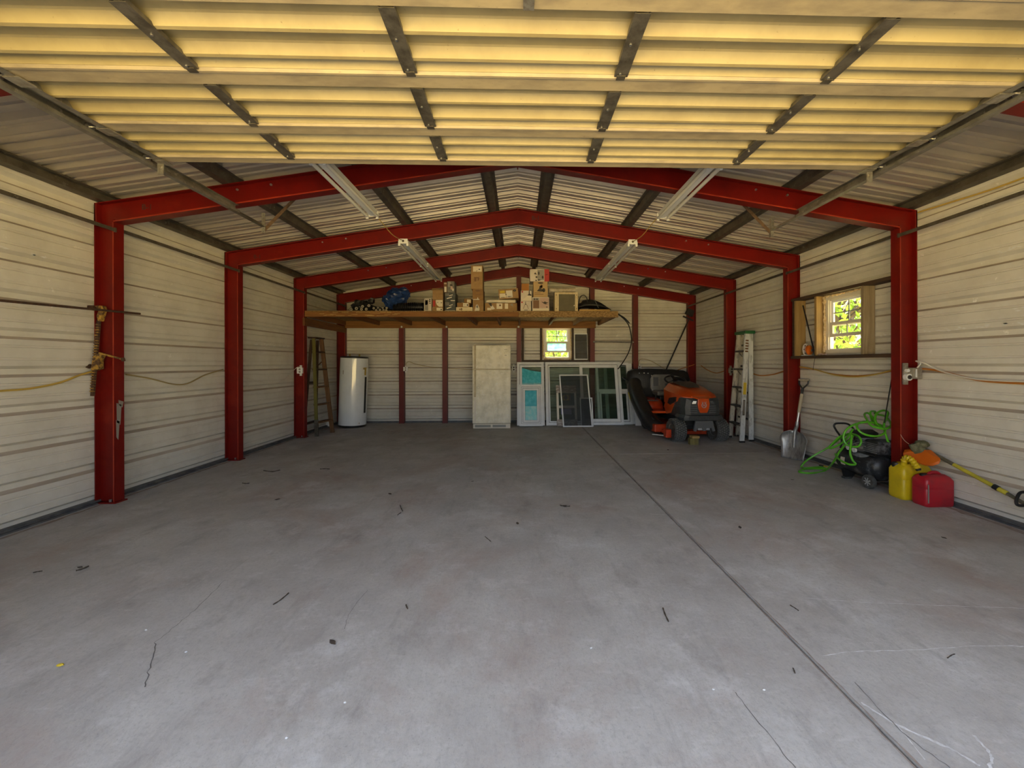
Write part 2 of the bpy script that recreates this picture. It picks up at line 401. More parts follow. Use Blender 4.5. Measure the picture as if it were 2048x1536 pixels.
    def loft(s, rings, caps=True, closed=True):
        n = len(rings[0]); vs = [p for r in rings for p in r]; fs = []
        for j in range(len(rings) - 1):
            for i in range(n if closed else n - 1):
                fs.append((j * n + i, j * n + (i + 1) % n, (j + 1) * n + (i + 1) % n, (j + 1) * n + i))
        if caps and closed: fs += [tuple(reversed(range(n))), tuple((len(rings) - 1) * n + i for i in range(n))]
        return s.add(vs, fs)
    def ring(s, x0, x1, z0, z1, t, y0, y1, tb=None, tt=None):
        """rectangular frame in the xz plane"""
        tb = t if tb is None else tb; tt = t if tt is None else tt
        s.box(x0, x0 + t, y0, y1, z0, z1); s.box(x1 - t, x1, y0, y1, z0, z1)
        s.box(x0 + t, x1 - t, y0, y1, z0, z0 + tb); s.box(x0 + t, x1 - t, y0, y1, z1 - tt, z1); return s
    def xf(s, M4):
        s.v = [M4 @ v for v in s.v]; return s

RM = {}
def _link(o, parent):
    COL.objects.link(o)
    if parent is not None: o.parent = parent
def tag(o, label=None, cat=None, group=None, kind=None):
    if label: o['label'] = label
    if cat: o['category'] = cat
    if group: o['group'] = group
    if kind: o['kind'] = kind
    return o
def thing(name, label, cat, loc=(0, 0, 0), rot=(0, 0, 0), group=None):
    o = bpy.data.objects.new(name, None); COL.objects.link(o); o.empty_display_size = .1
    o.location = loc; o.rotation_euler = rot
    RM[o.name] = Matrix.Translation(loc) @ Euler(rot).to_matrix().to_4x4()
    return tag(o, label, cat, group)
def mk(mb, name, m, parent=None, smooth=False, bevel=0, w=False, label=None, kind=None, recalc=False):
    """one mesh object; w=True: the builder holds world coordinates"""
    vs = mb.v
    base = Matrix()
    if parent is not None:
        base = RM[parent.name]
        if w: inv = base.inverted(); vs = [inv @ p for p in vs]
    me = bpy.data.meshes.new(name)
    me.from_pydata([tuple(p) for p in vs], [], mb.f); me.update()
    if recalc:
        b = bmesh.new(); b.from_mesh(me); bmesh.ops.recalc_face_normals(b, faces=b.faces); b.to_mesh(me); b.free()
    me.materials.append(M[m] if isinstance(m, str) else m)
    if smooth:
        me.polygons.foreach_set('use_smooth', [True] * len(me.polygons)); me.set_sharp_from_angle(angle=radians(38))
    o = bpy.data.objects.new(name, me); _link(o, parent)
    RM[o.name] = base
    if bevel:
        md = o.modifiers.new('bevel', 'BEVEL'); md.width = bevel; md.segments = 2; md.limit_method = 'ANGLE'
    return tag(o, label, None, None, kind)
def solo(mb, name, m, label, cat, group=None, **k):
    """a thing that is one mesh: origin moved to its base centre"""
    lo = Vector((min(p.x for p in mb.v), min(p.y for p in mb.v), min(p.z for p in mb.v)))
    hi = Vector((max(p.x for p in mb.v), max(p.y for p in mb.v), max(p.z for p in mb.v)))
    c = Vector(((lo.x + hi.x) / 2, (lo.y + hi.y) / 2, lo.z))
    mb.v = [p - c for p in mb.v]
    o = mk(mb, name, m, None, **k); o.location = c
    RM[o.name] = Matrix.Translation(c)
    return tag(o, label, cat, group)
def struct(mb, name, m, **k): return tag(mk(mb, name, m, None, **k), kind='structure')
def copy_tree(o, parent=None):
    c = o.copy(); COL.objects.link(c)
    if parent is not None: c.parent = parent
    RM[c.name] = RM.get(o.name, Matrix())
    for ch in list(o.children): copy_tree(ch, c)
    return c
def smoothpts(pts, k=6, closed=False):
    """catmull-rom through the points"""
    P = [Vector(p) for p in pts]; n = len(P); out = []
    for i in range(n if closed else n - 1):
        if closed: a, b, c, d = P[i - 1], P[i], P[(i + 1) % n], P[(i + 2) % n]
        else: a, b, c, d = P[max(i - 1, 0)], P[i], P[i + 1], P[min(i + 2, n - 1)]
        for j in range(k):
            t = j / k
            out.append(.5 * (2 * b + (c - a) * t + (2 * a - 5 * b + 4 * c - d) * t * t + (3 * b - a - 3 * c + d) * t ** 3))
    if not closed: out.append(P[-1])
    return out
def text_mesh(body, size, name, m, parent, mtx):
    cu = bpy.data.curves.new(name, 'FONT'); cu.body = body; cu.size = size; cu.extrude = .0008
    to = bpy.data.objects.new(name + '_curve', cu); COL.objects.link(to)
    bpy.context.view_layer.update()
    me = bpy.data.meshes.new_from_object(to.evaluated_get(bpy.context.evaluated_depsgraph_get()))
    bpy.data.objects.remove(to); bpy.data.curves.remove(cu)
    me.transform(RM[parent.name].inverted() @ mtx); me.materials.clear(); me.materials.append(M[m])
    o = bpy.data.objects.new(name, me); _link(o, parent); RM[o.name] = RM[parent.name]
    return o

# ================================================================== THE BUILDING
WALL = 4.0            # inner face of the side walls
BAY = 1.704
FY = [0.607, 2.311, 4.015, 5.719, 7.423, 9.127]     # frame planes, front to back
BACK, FRONT = 9.19, 0.50
EAVE, RIDGE = 2.84, 3.475                            # top of the rafters
SL = (RIDGE - EAVE) / 4.0
def rafter_top(x): return EAVE + SL * (4.0 - abs(x))
PURLIN = 0.08

# ---- floor: a base under slabs parted by open joints
b = MB().box(-4.3, 4.3, FRONT - .25, 9.4, -.16, -.035)
floor = struct(b, 'floor', 'crack')
JX, JY = 1.304, 5.86
def slab(x0, x1, y0, y1): mk(MB().box(x0, x1, y0, y1, -.12, 0), 'concrete_slab', 'concrete', floor, bevel=.006)
slab(-4.3, JX - .005, FRONT - .25, 9.4)
slab(JX + .005, 4.3, FRONT - .25, JY - .003)
slab(JX + .005, 4.3, JY + .003, 9.4)
# hairline cracks and chalk marks: thin flat pieces lying on the slabs
def strip(pts, wd, name, m, z=.0008, jit=.0):
    P = [aZ(*p) for p in pts]
    Q = smoothpts(P, 7); rnd = random.Random(len(pts) * 31 + int(pts[0][0])); L_, R_ = [], []
    for i, p in enumerate(Q):
        t = (Q[min(i + 1, len(Q) - 1)] - Q[max(i - 1, 0)]); t.z = 0; t.normalize(); n = Vector((-t.y, t.x, 0))
        ww = wd * (.45 + .75 * rnd.random()); o = n * (rnd.random() - .5) * jit
        L_.append(p + n * ww / 2 + o + Vector((0, 0, z))); R_.append(p - n * ww / 2 + o + Vector((0, 0, z)))
    mb = MB(); n = len(Q); mb.add(L_ + R_, [(i, n + i, n + i + 1, i + 1) for i in range(n - 1)])
    mk(mb, name, m, floor)
def dirt_line(p, q, wd, n, seed):
    rnd = random.Random(seed); p, q = Vector(p), Vector(q); t = (q - p).normalized(); nn = Vector((-t.y, t.x, 0)); A, B = [], []
    for i in range(n + 1):
        c = p + (q - p) * i / n
        A.append(c + nn * wd * (.2 + .8 * rnd.random()) * .5); B.append(c - nn * wd * (.2 + .8 * rnd.random()) * .5)
    mk(MB().add(A + B, [(i, n + 1 + i, n + 2 + i, i + 1) for i in range(n)]), 'dirt_line', 'dirt', floor)
for sg_ in (-1, 1): dirt_line((JX + sg_ * .011, .6, .0009), (JX + sg_ * .011, 9.0, .0009), .011, 240, 5 + sg_)
dirt_line((3.90, .6, .0009), (3.90, 9.1, .0009), .10, 120, 11)
dirt_line((-3.91, .6, .0009), (-3.91, 9.1, .0009), .07, 120, 12)
strip([(1646, 1311), (1720, 1303), (1830, 1300), (1950, 1292), (2048, 1293)], .006, 'crack', 'chalk', jit=.006)
strip([(1610, 1196), (1700, 1203), (1850, 1210), (2048, 1217)], .004, 'crack', 'chalk', jit=.004)
strip([(1300, 1028), (1335, 1030)], .006, 'crack', 'chalk')
strip([(1722, 1405), (1790, 1447), (1850, 1475), (1905, 1500), (1960, 1532)], .011, 'chalk_mark', 'chalk', jit=.006)
strip([(1945, 1470), (1975, 1500), (1984, 1520), (1978, 1536)], .012, 'chalk_mark', 'chalk', jit=.006)
strip([(1795, 1452), (1818, 1480), (1850, 1520)], .004, 'chalk_mark', 'chalk')
strip([(310, 1286), (300, 1330), (288, 1375)], .004, 'crack', 'crack', jit=.012)
strip([(450, 1160), (400, 1210), (360, 1245), (310, 1286)], .0025, 'crack', 'crack', jit=.014)
strip([(735, 1180), (700, 1225), (690, 1258)], .0022, 'crack', 'crack', jit=.006)
strip([(1710, 1365), (1800, 1460), (1900, 1536)], .003, 'crack', 'crack', jit=.006)
strip([(1470, 1385), (1530, 1460), (1590, 1536)], .003, 'crack', 'crack', jit=.006)

# ---- ribbed sheet: profile repeats every 305 mm, ribs point outwards
PERIOD = .3048
def rib_profile(s0, s1, phase, roof=False):
    """(s, outward depth) from s0 to s1"""
    pts = set([s0, s1]); out = []
    major = [(-.046, 0), (-.022, .040), (.022, .040), (.046, 0)]
    minor = [(-.011, 0), (-.005, .009), (.005, .009), (.011, 0)]
    if roof: major = [(-.050, 0), (-.034, .046), (.034, .046), (.050, 0)]; minor = [(-.017, 0), (-.011, .016), (.011, .016), (.017, 0)]
    k0 = int(math.floor((s0 - phase) / PERIOD)) - 1; k1 = int(math.ceil((s1 - phase) / PERIOD)) + 1
    P = []
    for k in range(k0, k1 + 1):
        c = phase + k * PERIOD
        P += [(c + a, d) for a, d in major]
        for mofs in (.3333, .6667): P += [(c + mofs * PERIOD + a, d) for a, d in minor]
    P.sort()
    def at(s):
        for (a, da), (c, dc) in zip(P, P[1:]):
            if a <= s <= c: return da + (dc - da) * (s - a) / max(c - a, 1e-9)
        return 0
    return [(s0, at(s0))] + [p for p in P if s0 + 1e-4 < p[0] < s1 - 1e-4] + [(s1, at(s1))]
def sheet(s0, s1, l0, l1, phase, place, holes=(), roof=False):
    """place(l, s, d) -> point.  holes: (l0,l1,s0,s1).  tops(l): upper limit of s"""
    mb = MB(); mb.ledges = []; prof = rib_profile(s0, s1, phase, roof)
    ext = set()
    for h in holes:
        for e in h[2:]:
            if s0 < e < s1: ext.add(e)
    for e in ext:
        for i in range(len(prof) - 1):
            if prof[i][0] < e < prof[i + 1][0]:
                t = (e - prof[i][0]) / (prof[i + 1][0] - prof[i][0]); prof.insert(i + 1, (e, prof[i][1] + t * (prof[i + 1][1] - prof[i][1]))); break
    ls = sorted(set([l0, l1] + [e for h in holes for e in h[:2] if l0 < e < l1]))
    n = len(prof)
    for l in ls: mb.v += [Vector(place(l, s, d)) for s, d in prof]
    for j in range(len(ls) - 1):
        for i in range(n - 1):
            ml, ms = (ls[j] + ls[j + 1]) / 2, (prof[i][0] + prof[i + 1][0]) / 2
            if any(h[0] < ml < h[1] and h[2] < ms < h[3] for h in holes): continue
            if prof[i + 1][1] > prof[i][1] + .015: mb.ledges.append(len(mb.f))
            mb.f.append((j * n + i, j * n + i + 1, (j + 1) * n + i + 1, (j + 1) * n + i))
    return mb

RPH = .345
ZS = [.03, .80, 1.7144, 2.6288, 2.93]
# window openings
W1 = (.545, 1.170, 1.405, 2.145)          # back wall: x0 x1 z0 z1
W2 = (4.52, 5.165, 1.435, 2.165)          # right wall: y0 y1 z0 z1

def wall_root(name, mb): return struct(mb, name, 'sole')
def dusty(o, mb):
    """dust lies on the upward ledges of the ribs"""
    o.data.materials.append(M['ledge'])
    for i in getattr(mb, 'ledges', []): o.data.polygons[i].material_index = 1
    return o
# side walls: the wall itself is the sole angle at the floor, its children are the sheets
for side, sg in (('left', -1), ('right', 1)):
    b = MB().box(min(sg * 3.985, sg * 4.06), max(sg * 3.985, sg * 4.06), FRONT, BACK, 0, .03)
    b.box(min(sg * 3.955, sg * 3.99), max(sg * 3.955, sg * 3.99), FRONT, BACK, 0, .012)
    w = wall_root('wall_' + side, b)
    holes = [(W2[0], W2[1], W2[2], W2[3])] if side == 'right' else []
    for z0, z1 in zip(ZS, ZS[1:]):
        mb = sheet(z0, z1, FRONT, BACK, RPH, lambda l, s, d, sg=sg: (sg * (WALL + .003 + d), l, s), [h for h in holes if h[3] > z0 and h[2] < z1])
        o = dusty(mk(mb, 'wall_panel', 'panel', w), mb)
        md = o.modifiers.new('gauge', 'SOLIDIFY'); md.thickness = .002; md.offset = 1 if side == 'left' else -1
b = MB().box(-4.0, 4.0, BACK - .02, BACK + .05, 0, .03).box(-3.95, 3.95, BACK - .05, BACK - .015, 0, .012)
wb = wall_root('wall_back', b)
for z0, z1 in zip([.03, .80, 1.7144, 2.6288], [.80, 1.7144, 2.6288, 3.56]):
    mb = sheet(z0, z1, -4.0, 4.0, RPH, lambda l, s, d: (l, BACK + d, s), [W1] if W1[3] > z0 and W1[2] < z1 else [])
    if z1 > 3:      # gable: clip the top sheet to the roof slope
        mb = MB()
        prof = rib_profile(z0, z1, RPH)
        for (s0, d0), (s1, d1) in zip(prof, prof[1:]):
            xa = min(4.0, max(.0, 4.0 - (s0 - EAVE - PURLIN) / SL)); xb = min(4.0, max(0, 4.0 - (s1 - EAVE - PURLIN) / SL))
            if xa <= 0.001: continue
            mb.add([(-xa, BACK + d0, s0), (xa, BACK + d0, s0), (xb, BACK + d1, s1), (-xb, BACK + d1, s1)], [(0, 1, 2, 3)])
    dusty(mk(mb, 'wall_panel', 'panel', wb), mb)
# front wall: the two sides and the header of the big door opening
DOOR_X0, DOOR_X1, HEAD = -2.62, 2.72, 2.74
b = MB().box(-4.1, DOOR_X0, FRONT - .05, FRONT, 0, 2.93).box(DOOR_X1, 4.1, FRONT - .05, FRONT, 0, 2.93)
b.box(DOOR_X0, DOOR_X1, FRONT - .05, FRONT, HEAD, 2.93)
b.prism([(-4.1, FRONT, 2.93), (4.1, FRONT, 2.93), (0, FRONT, 3.56)], (0, -.05, 0))
struct(b, 'wall_front', 'ext')
# corner, rake and eave flashings close the gaps behind the rib ends
b = MB()
for sg in (-1, 1): b.box(min(sg * 3.96, sg * 4.07), max(sg * 3.96, sg * 4.07), BACK + .04, BACK + .045, 0, 2.95).box(min(sg * 4.05, sg * 4.055), max(sg * 4.05, sg * 4.055), BACK - .10, BACK + .045, 0, 2.95)
struct(b, 'trim_1', 'ext')
b = MB()
for sg in (-1, 1): b.prism([(0, BACK + .046, RIDGE - .15), (sg * 4.2, BACK + .046, RIDGE - .15 - 4.2 * SL), (sg * 4.2, BACK + .046, RIDGE + .20 - 4.2 * SL), (0, BACK + .046, RIDGE + .20)], (0, .006, 0))
struct(b, 'trim_2', 'ext')
b = MB()
for sg in (-1, 1): b.box(min(sg * 4.045, sg * 4.05), max(sg * 4.045, sg * 4.05), FRONT - .05, BACK + .06, 2.80, 2.99)
struct(b, 'trim_3', 'ext')

# ---- ceiling: roof sheets, ribs run down the slope
b = MB()
for sg in (-1, 1):
    b.add([(0, FRONT, RIDGE + PURLIN + .055), (0, BACK + .05, RIDGE + PURLIN + .055), (sg * .18, BACK + .05, RIDGE + PURLIN + .055 - .18 * SL), (sg * .18, FRONT, RIDGE + PURLIN + .055 - .18 * SL)], [(0, 1, 2, 3) if sg < 0 else (3, 2, 1, 0)])
ceil = struct(b, 'ceiling', 'ext')
ys = [FRONT - .05 + .9144 * i for i in range(10)] + [BACK + .06]
for sg in (-1, 1):
    for y0, y1 in zip(ys, ys[1:]):
        if y1 - y0 < .01: continue
        mb = sheet(y0, y1, 0, 4.15, .12, lambda l, s, d, sg=sg: (sg * l, s, RIDGE + PURLIN - SL * l + d), roof=True)
        mk(mb, 'roof_panel', 'roof_sheet', ceil)

# ---- purlins (hat sections) and eave struts
PLAB = {-3: 'left', -2: 'left', -1: 'left', 1: 'right', 2: 'right', 3: 'right'}
for k, x in ((-3, -2.78), (-2, -1.56), (-1, -.345), (1, .345), (2, 1.56), (3, 2.78)):
    z = rafter_top(x); tl = atan2(-SL if x > 0 else SL, 1)
    pr = [(-.08, PURLIN - .002), (-.08, PURLIN - .006), (-.046, PURLIN - .006), (-.034, .002), (.034, .002), (.046, PURLIN - .006), (.08, PURLIN - .006), (.08, PURLIN - .002),
          (.041, PURLIN - .002), (.029, .007), (-.029, .007), (-.041, PURLIN - .002)]
    y0, y1 = FRONT, BACK
    mb = MB()
    A = [Vector((x + p[0] * cos(tl) , y0, z + p[1] + p[0] * sin(tl))) for p in pr]
    B = [Vector((q.x, y1, q.z)) for q in A]
    mb.loft([A, B], caps=False)
    word = {1: 'nearest the ridge', 2: 'second from the ridge', 3: 'third from the ridge'}[abs(k)]
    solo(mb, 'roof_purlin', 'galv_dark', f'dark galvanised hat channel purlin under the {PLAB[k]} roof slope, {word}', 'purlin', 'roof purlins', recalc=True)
for sg, nm in ((-1, 'left'), (1, 'right')):
    xo = sg * 3.995; xi = sg * 3.90
    mb = MB()
    mb.box(min(xo, xi), max(xo, xi), FRONT, BACK, EAVE + .018, EAVE + .024)
    mb.box(min(xi, xi + sg * .006), max(xi, xi + sg * .006), FRONT, BACK, EAVE + .024, EAVE + .086)
    mb.box(min(xi - sg * .055, xi), max(xi - sg * .055, xi), FRONT, BACK, EAVE + .075, EAVE + .083)
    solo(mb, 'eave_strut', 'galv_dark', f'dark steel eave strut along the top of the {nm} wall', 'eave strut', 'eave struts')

# ---- red portal frames
FL, TF, TW, CD = .10, .009, .007, .18         # flange width, thickness, web, column depth
def frame(y, label, gable=False):
    t = thing('portal_frame', label, 'steel frame', (0, y, 0), group='red portal frames')
    for sg in (-1, 1):
        x0, x1 = sg * 3.998, sg * (3.998 - CD)
        def bx(mb, a, c, ya, yb, z0, z1): mb.box(min(a, c), max(a, c), ya, yb, z0, z1)
        mb = MB()
        bx(mb, x0, x0 - sg * TF, -FL / 2, FL / 2, .012, EAVE - .002)
        bx(mb, x1, x1 + sg * TF, -FL / 2, FL / 2, .012, 2.69)
        bx(mb, x0 - sg * TF, x1 + sg * TF, -TW / 2 + .001, TW / 2 - .001, .012, 2.70)
        c = mk(mb, 'column', 'red', t)
        bp = MB(); bx(bp, x0 + sg * .0, x1 - sg * .02, -FL / 2 - .01, FL / 2 + .01, 0, .012)
        mk(bp, 'base_plate', 'red', c)
        for yy in (-.035, .035): mk(MB().cyl((x1 + sg * .05, yy, .012), (x1 + sg * .05, yy, .035), .011, n=6), 'anchor_bolt', 'steel', c)
        # rafter: sloped I section
        mb = MB(); RD = .205
        def run(xa, xb, za, zb, ya, yb):     # sloped slab from |x| xa to xb with offsets below the rafter top
            A = [(sg * xa, rafter_top(xa) - za), (sg * xb, rafter_top(xb) - za), (sg * xb, rafter_top(xb) - zb), (sg * xa, rafter_top(xa) - zb)]
            mb.prism([(p[0], ya, p[1]) for p in A], (0, yb - ya, 0))
        run(0, 3.998, 0, TF, -FL / 2, FL / 2)
        run(0, 3.998, TF, RD, -TW / 2, TW / 2)
        run(0, 3.84, RD - TF, RD, -FL / 2, FL / 2)
        run(3.975, 3.998, TF, RD, -FL / 2, FL / 2)
        r = mk(mb, 'rafter', 'red', t, recalc=True)
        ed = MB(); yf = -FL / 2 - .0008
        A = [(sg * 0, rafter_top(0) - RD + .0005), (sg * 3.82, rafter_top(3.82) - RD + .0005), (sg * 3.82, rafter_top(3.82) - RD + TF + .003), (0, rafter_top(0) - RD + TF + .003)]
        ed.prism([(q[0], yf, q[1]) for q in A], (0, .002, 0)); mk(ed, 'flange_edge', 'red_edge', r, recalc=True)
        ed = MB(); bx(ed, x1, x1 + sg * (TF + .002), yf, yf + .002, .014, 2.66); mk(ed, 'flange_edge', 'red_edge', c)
        for bxp in (2.38, 2.70):
            bo = MB(); zc = rafter_top(bxp) - .05
            bo.cyl((sg * bxp, -TW / 2, zc), (sg * bxp, -TW / 2 - .012, zc), .011, n=6); mk(bo, 'bolt', 'steel', r)
    pl = MB().box(-.006, .006, -FL / 2 - .006, FL / 2 + .006, RIDGE - .225, RIDGE - .008)
    mk(pl, 'splice_plate', 'red', t)
    return t
flab = ['red steel portal frame at the front wall, above the open doorway',
        'red steel portal frame crossing above the raised door, mostly hidden by it',
        'red steel portal frame just beyond the far edge of the raised door',
        'red steel portal frame second beyond the raised door',
        'red steel portal frame third beyond the raised door, at the shelf front',
        'red steel portal frame standing against the back wall']
frames = [frame(y, l) for y, l in zip(FY, flab)]
def mark(fr, txt, px, py, y, size):
    p = aY(px, py, y)
    m = Matrix.Translation(p) @ Matrix.Rotation(pi / 2, 4, 'X')
    text_mesh(txt, size, 'painted_mark', 'p_dark', fr, m)
mark(frames[2], 'B-1', 283, 419, FY[2] - TW / 2 - .001, .075)
mark(frames[3], 'B-1', 1063, 440, FY[3] - TW / 2 - .001, .085)
mark(frames[3], 'B-1', 507, 517, FY[3] - TW / 2 - .001, .075)

# scuffed paint on the first left column
sc_ = MB()
for (a, c, d, e) in ((232, 806, 240, 850), (236, 800, 244, 815), (231, 840, 236, 880)):
    p, q = aX(a, c, -3.8205), aX(d, e, -3.8205)
    sc_.add([(-3.8165, p.y - .0, p.z), (-3.8165, q.y + .012, p.z - .02), (-3.8165, q.y, q.z), (-3.8165, p.y + .004, q.z + .03)], [(0, 1, 2, 3)])
mk(sc_, 'scraped_patch', 'p_grey', frames[2], w=True)

# ---- bracing bars below the eaves, one per bay and side
ords = ['the first', 'the second', 'the third', 'the fourth', 'the fifth']
for sg, nm in ((-1, 'left'), (1, 'right')):
    for i in range(5):
        mb = MB().bar((sg * 3.93, FY[i] + .052, 2.64), (sg * 3.80, FY[i + 1] - .062, 2.585), .006, .032)
        mb.bar((sg * 3.80, FY[i + 1] - .061, 2.585), (sg * 3.80, FY[i + 1] - .061 + .012, 2.585), .02, .04)
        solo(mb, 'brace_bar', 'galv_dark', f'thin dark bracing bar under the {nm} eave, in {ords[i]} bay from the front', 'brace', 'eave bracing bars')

# ---- red posts of the back wall
for i, (px, ll) in enumerate(((803.5, 'left of the pale outlet box'), (890, 'left of the refrigerator'), (1038, 'at the ridge, right of the refrigerator'),
                       (1184.5, 'right of the back window'), (1271, 'behind the mower and pole'))):
    x = aY(px, 750, 9.08).x; top = rafter_top(x) - .206
    mb = MB().box(x - .052, x + .052, 9.045, 9.052, .006, top).box(x - .052, x - .046, 9.052, 9.17, .006, top).box(x + .046, x + .052, 9.052, 9.17, .006, top)
    t = thing('wall_post', f'slim dark red steel post on the back wall, {ll}', 'post', (x, 9.1, 0), group='back wall posts')
    mk(mb, 'channel', 'red_post', t, w=True)
    mk(MB().box(x - .06, x + .06, 9.04, 9.175, 0, .006), 'foot_plate', 'red_post', t, w=True)

# ---- scuffed paint along the rib lips
def scuff(wall, x, segs, seed):
    rnd = random.Random(seed); mb = MB()
    for (y0, y1, z, dz, n) in segs:
        for i in range(n):
            y = y0 + (y1 - y0) * rnd.random(); zz = z + (rnd.random() - .5) * dz; a = .006 + .022 * rnd.random(); c = .002 + .006 * rnd.random()
            mb.add([(x, y - a, zz), (x, y, zz - c), (x, y + a, zz + .002), (x, y - a * .2, zz + c)], [(0, 1, 2, 3)])
    mk(mb, 'paint_scuff', 'white_m', wall, kind='stuff')
scuff(bpy.data.objects['wall_right'], 4.0, [(2.9, 5.6, 1.625, .03, 90), (2.6, 3.3, 2.235, .03, 40), (2.7, 3.2, 1.74, .03, 22), (6.0, 7.2, 1.60, .03, 40), (6.0, 7.2, 1.31, .03, 26)], 3)
scuff(bpy.data.objects['wall_left'], -4.0, [(6.3, 7.3, 1.62, .03, 40), (2.7, 3.6, 2.23, .02, 18), (2.6, 3.2, .36, .03, 12)], 4)

# ================================================================== OUTSIDE
g = MB().add([(-60, -60, -.06), (60, -60, -.06), (60, 60, -.06), (-60, 60, -.06)], [(0, 1, 2, 3)])
gr = struct(g, 'ground', 'gravel')
struct(MB().box(-4.6, 4.6, -3.0, FRONT - .255, -.10, -.012), 'added_apron', 'apron')  # unseen dark apron, added to cut the ground bounce near the doorway
def tree(x, y, h, r, n, seed, label):
    rnd = random.Random(seed)
    t = thing('leafy_tree', label, 'tree', (x, y, -.06), group='trees behind the building')
    tr = MB().tube([(0, 0, 0), (.1, .05, h * .3), (-.05, .1, h * .6), (0, 0, h * .9)], [.16, .12, .08, .03], 8)
    mk(tr, 'trunk', 'bark', t, smooth=True)
    br = MB(); fo = MB(); cents = []
    for k in range(26):
        a = rnd.random() * 2 * pi; zz = h * (.12 + .75 * rnd.random()); rr = r * (.45 + .55 * rnd.random())
        c = Vector((cos(a) * rr, sin(a) * rr, zz + .4)); cents.append(c)
        br.tube([(0, 0, zz * .8), (c.x * .5, c.y * .5, zz), c], [.05, .03, .012], 5)
    mk(br, 'branches', 'bark', t, smooth=True)
    for k in range(n):
        c = rnd.choice(cents) + Vector((rnd.gauss(0, .42), rnd.gauss(0, .42), rnd.gauss(0, .38)))
        R = Euler((rnd.random() * 6, rnd.random() * 6, rnd.random() * 6)).to_matrix(); s = .06 + .06 * rnd.random()
        fo.add([c + R @ Vector(p) for p in ((-s, 0, 0), (0, -s * .55, .01), (s, 0, 0), (0, s * .55, .01))], [(0, 1, 2, 3)])
    mk(fo, 'foliage', 'leaf', t, kind='stuff')
tree(1.4, 17.0, 5.2, 2.0, 2600, 1, 'leafy green tree seen through the back window')
tree(8.6, 10.6, 4.4, 1.6, 1500, 2, 'leafy green tree seen through the right window, nearer one')
tree(13.5, 16.0, 5.4, 2.2, 2600, 3, 'leafy green tree farther off through the right window')
tree(6.6, 8.0, 1.7, .7, 900, 4, 'low leafy bush below the right window outside')
tree(1.2, 12.2, 1.9, .9, 1300, 5, 'low leafy bush below the back window outside')

# ================================================================== WINDOWS
def dh_window(name, w, h, place, film_low=False, sash_open=.16, open_up=True):
    """double-hung window in local x (width) / z (height); y=0 is the inside face. place: 4x4"""
    fr = MB().ring(0, w, 0, h, .045, 0, .07)
    fr.ring(.045, w - .045, .045, h - .045, .012, .015, .06)
    o = bpy.data.objects.new(name, None); COL.objects.link(o); o['kind'] = 'structure'; RM[o.name] = place
    o.matrix_world = place
    mk(fr, 'window_frame', 'vinyl_tan', o)
    zi0, zi1 = .057, h - .057; mid = h * .50
    # upper sash
    us = MB().ring(.057, w - .057, mid - .02, zi1, .028, .036, .056, tb=.035)
    s1 = mk(us, 'sash', 'vinyl', o)
    mk(MB().box(.085, w - .085, .045, .048, mid + .015, zi1 - .028), 'pane', 'glass', s1)
    gr_ = MB().box(w / 2 - .006, w / 2 + .006, .040, .050, mid + .015, zi1 - .028).box(.085, w - .085, .040, .050, mid + (zi1 - mid) * .45, mid + (zi1 - mid) * .45 + .012)
    mk(gr_, 'muntin', 'groove', s1)
    # lower sash, raised a little so that there is an opening under it
    z0 = zi0 + sash_open
    ls = MB().ring(.057, w - .057, z0, mid + .03, .045, .010, .034, tb=.04, tt=.04)
    s2 = mk(ls, 'sash', 'vinyl_tan', o)
    mk(MB().box(.102, w - .102, .020, .023, z0 + .04, mid - .01), 'pane', 'film_win' if film_low else 'glass', s2)
    if not film_low:
        mk(MB().box(w / 2 - .005, w / 2 + .005, .016, .027, z0 + .04, mid - .01), 'muntin', 'groove', s2)
    return o
def foam_bead(parent, pts, r, seed, m='foam'):
    rnd = random.Random(seed); Q = smoothpts(pts, 9, closed=False)
    Q = [p + Vector([(rnd.random() - .5) * r * .8 for _ in range(3)]) for p in Q]
    mk(MB().tube(Q, [r * (.55 + .9 * rnd.random()) for _ in Q], 7), 'foam_sealant', m, parent, smooth=True, w=True)

# window in the back wall
w1 = dh_window('window_1', W1[1] - W1[0], W1[3] - W1[2], Matrix.Translation((W1[0], BACK - .045, W1[2])), film_low=True, sash_open=.10)
x0, x1, z0, z1 = W1
foam_bead(w1, [(x0 + .005, BACK - .05, z0 + .02), (x0 - .004, BACK - .05, (z0 + z1) / 2), (x0 + .004, BACK - .05, z1 - .01), ((x0 + x1) / 2, BACK - .05, z1 - .002), (x1 - .03, BACK - .05, z1 - .012)], .018, 4)
foam_bead(w1, [(x1 + .002, BACK - .05, z1 - .04), (x1 + .004, BACK - .05, (z0 + z1) / 2), (x1 - .004, BACK - .05, z0 + .01), ((x0 + x1) / 2, BACK - .05, z0 + .004), (x0 + .03, BACK - .05, z0 + .01)], .014, 5)
fx0, fx1 = .075, 1.585
t = thing('window_rough_frame', 'dark stained lumber frame around the back window', 'lumber frame', ((fx0 + fx1) / 2, BACK - .07, 1.35))
def lum(name, m, *bxs):
    mk(MB().box(*bxs), name, m, t, w=True, bevel=.003)
lum('header', 'wood_dark', fx0, fx1, BACK - .13, BACK - .004, 2.165, 2.203)
lum('sill', 'wood_dark', fx0, fx1, BACK - .13, BACK - .004, 1.352, 1.390)
for xa in (fx0, W1[0] - .062, W1[1] + .020, fx1 - .038): lum('stud', 'wood_dark', xa, xa + .040, BACK - .125, BACK - .004, 1.39, 2.165)
lum('trim_strip', 'vinyl_tan', fx0 + .05, fx0 + .062, BACK - .10, BACK - .07, 1.39, 2.165)
lum('trim_strip', 'vinyl_tan', fx0 + .03, fx1 - .03, BACK - .14, BACK - .131, 2.198, 2.212)
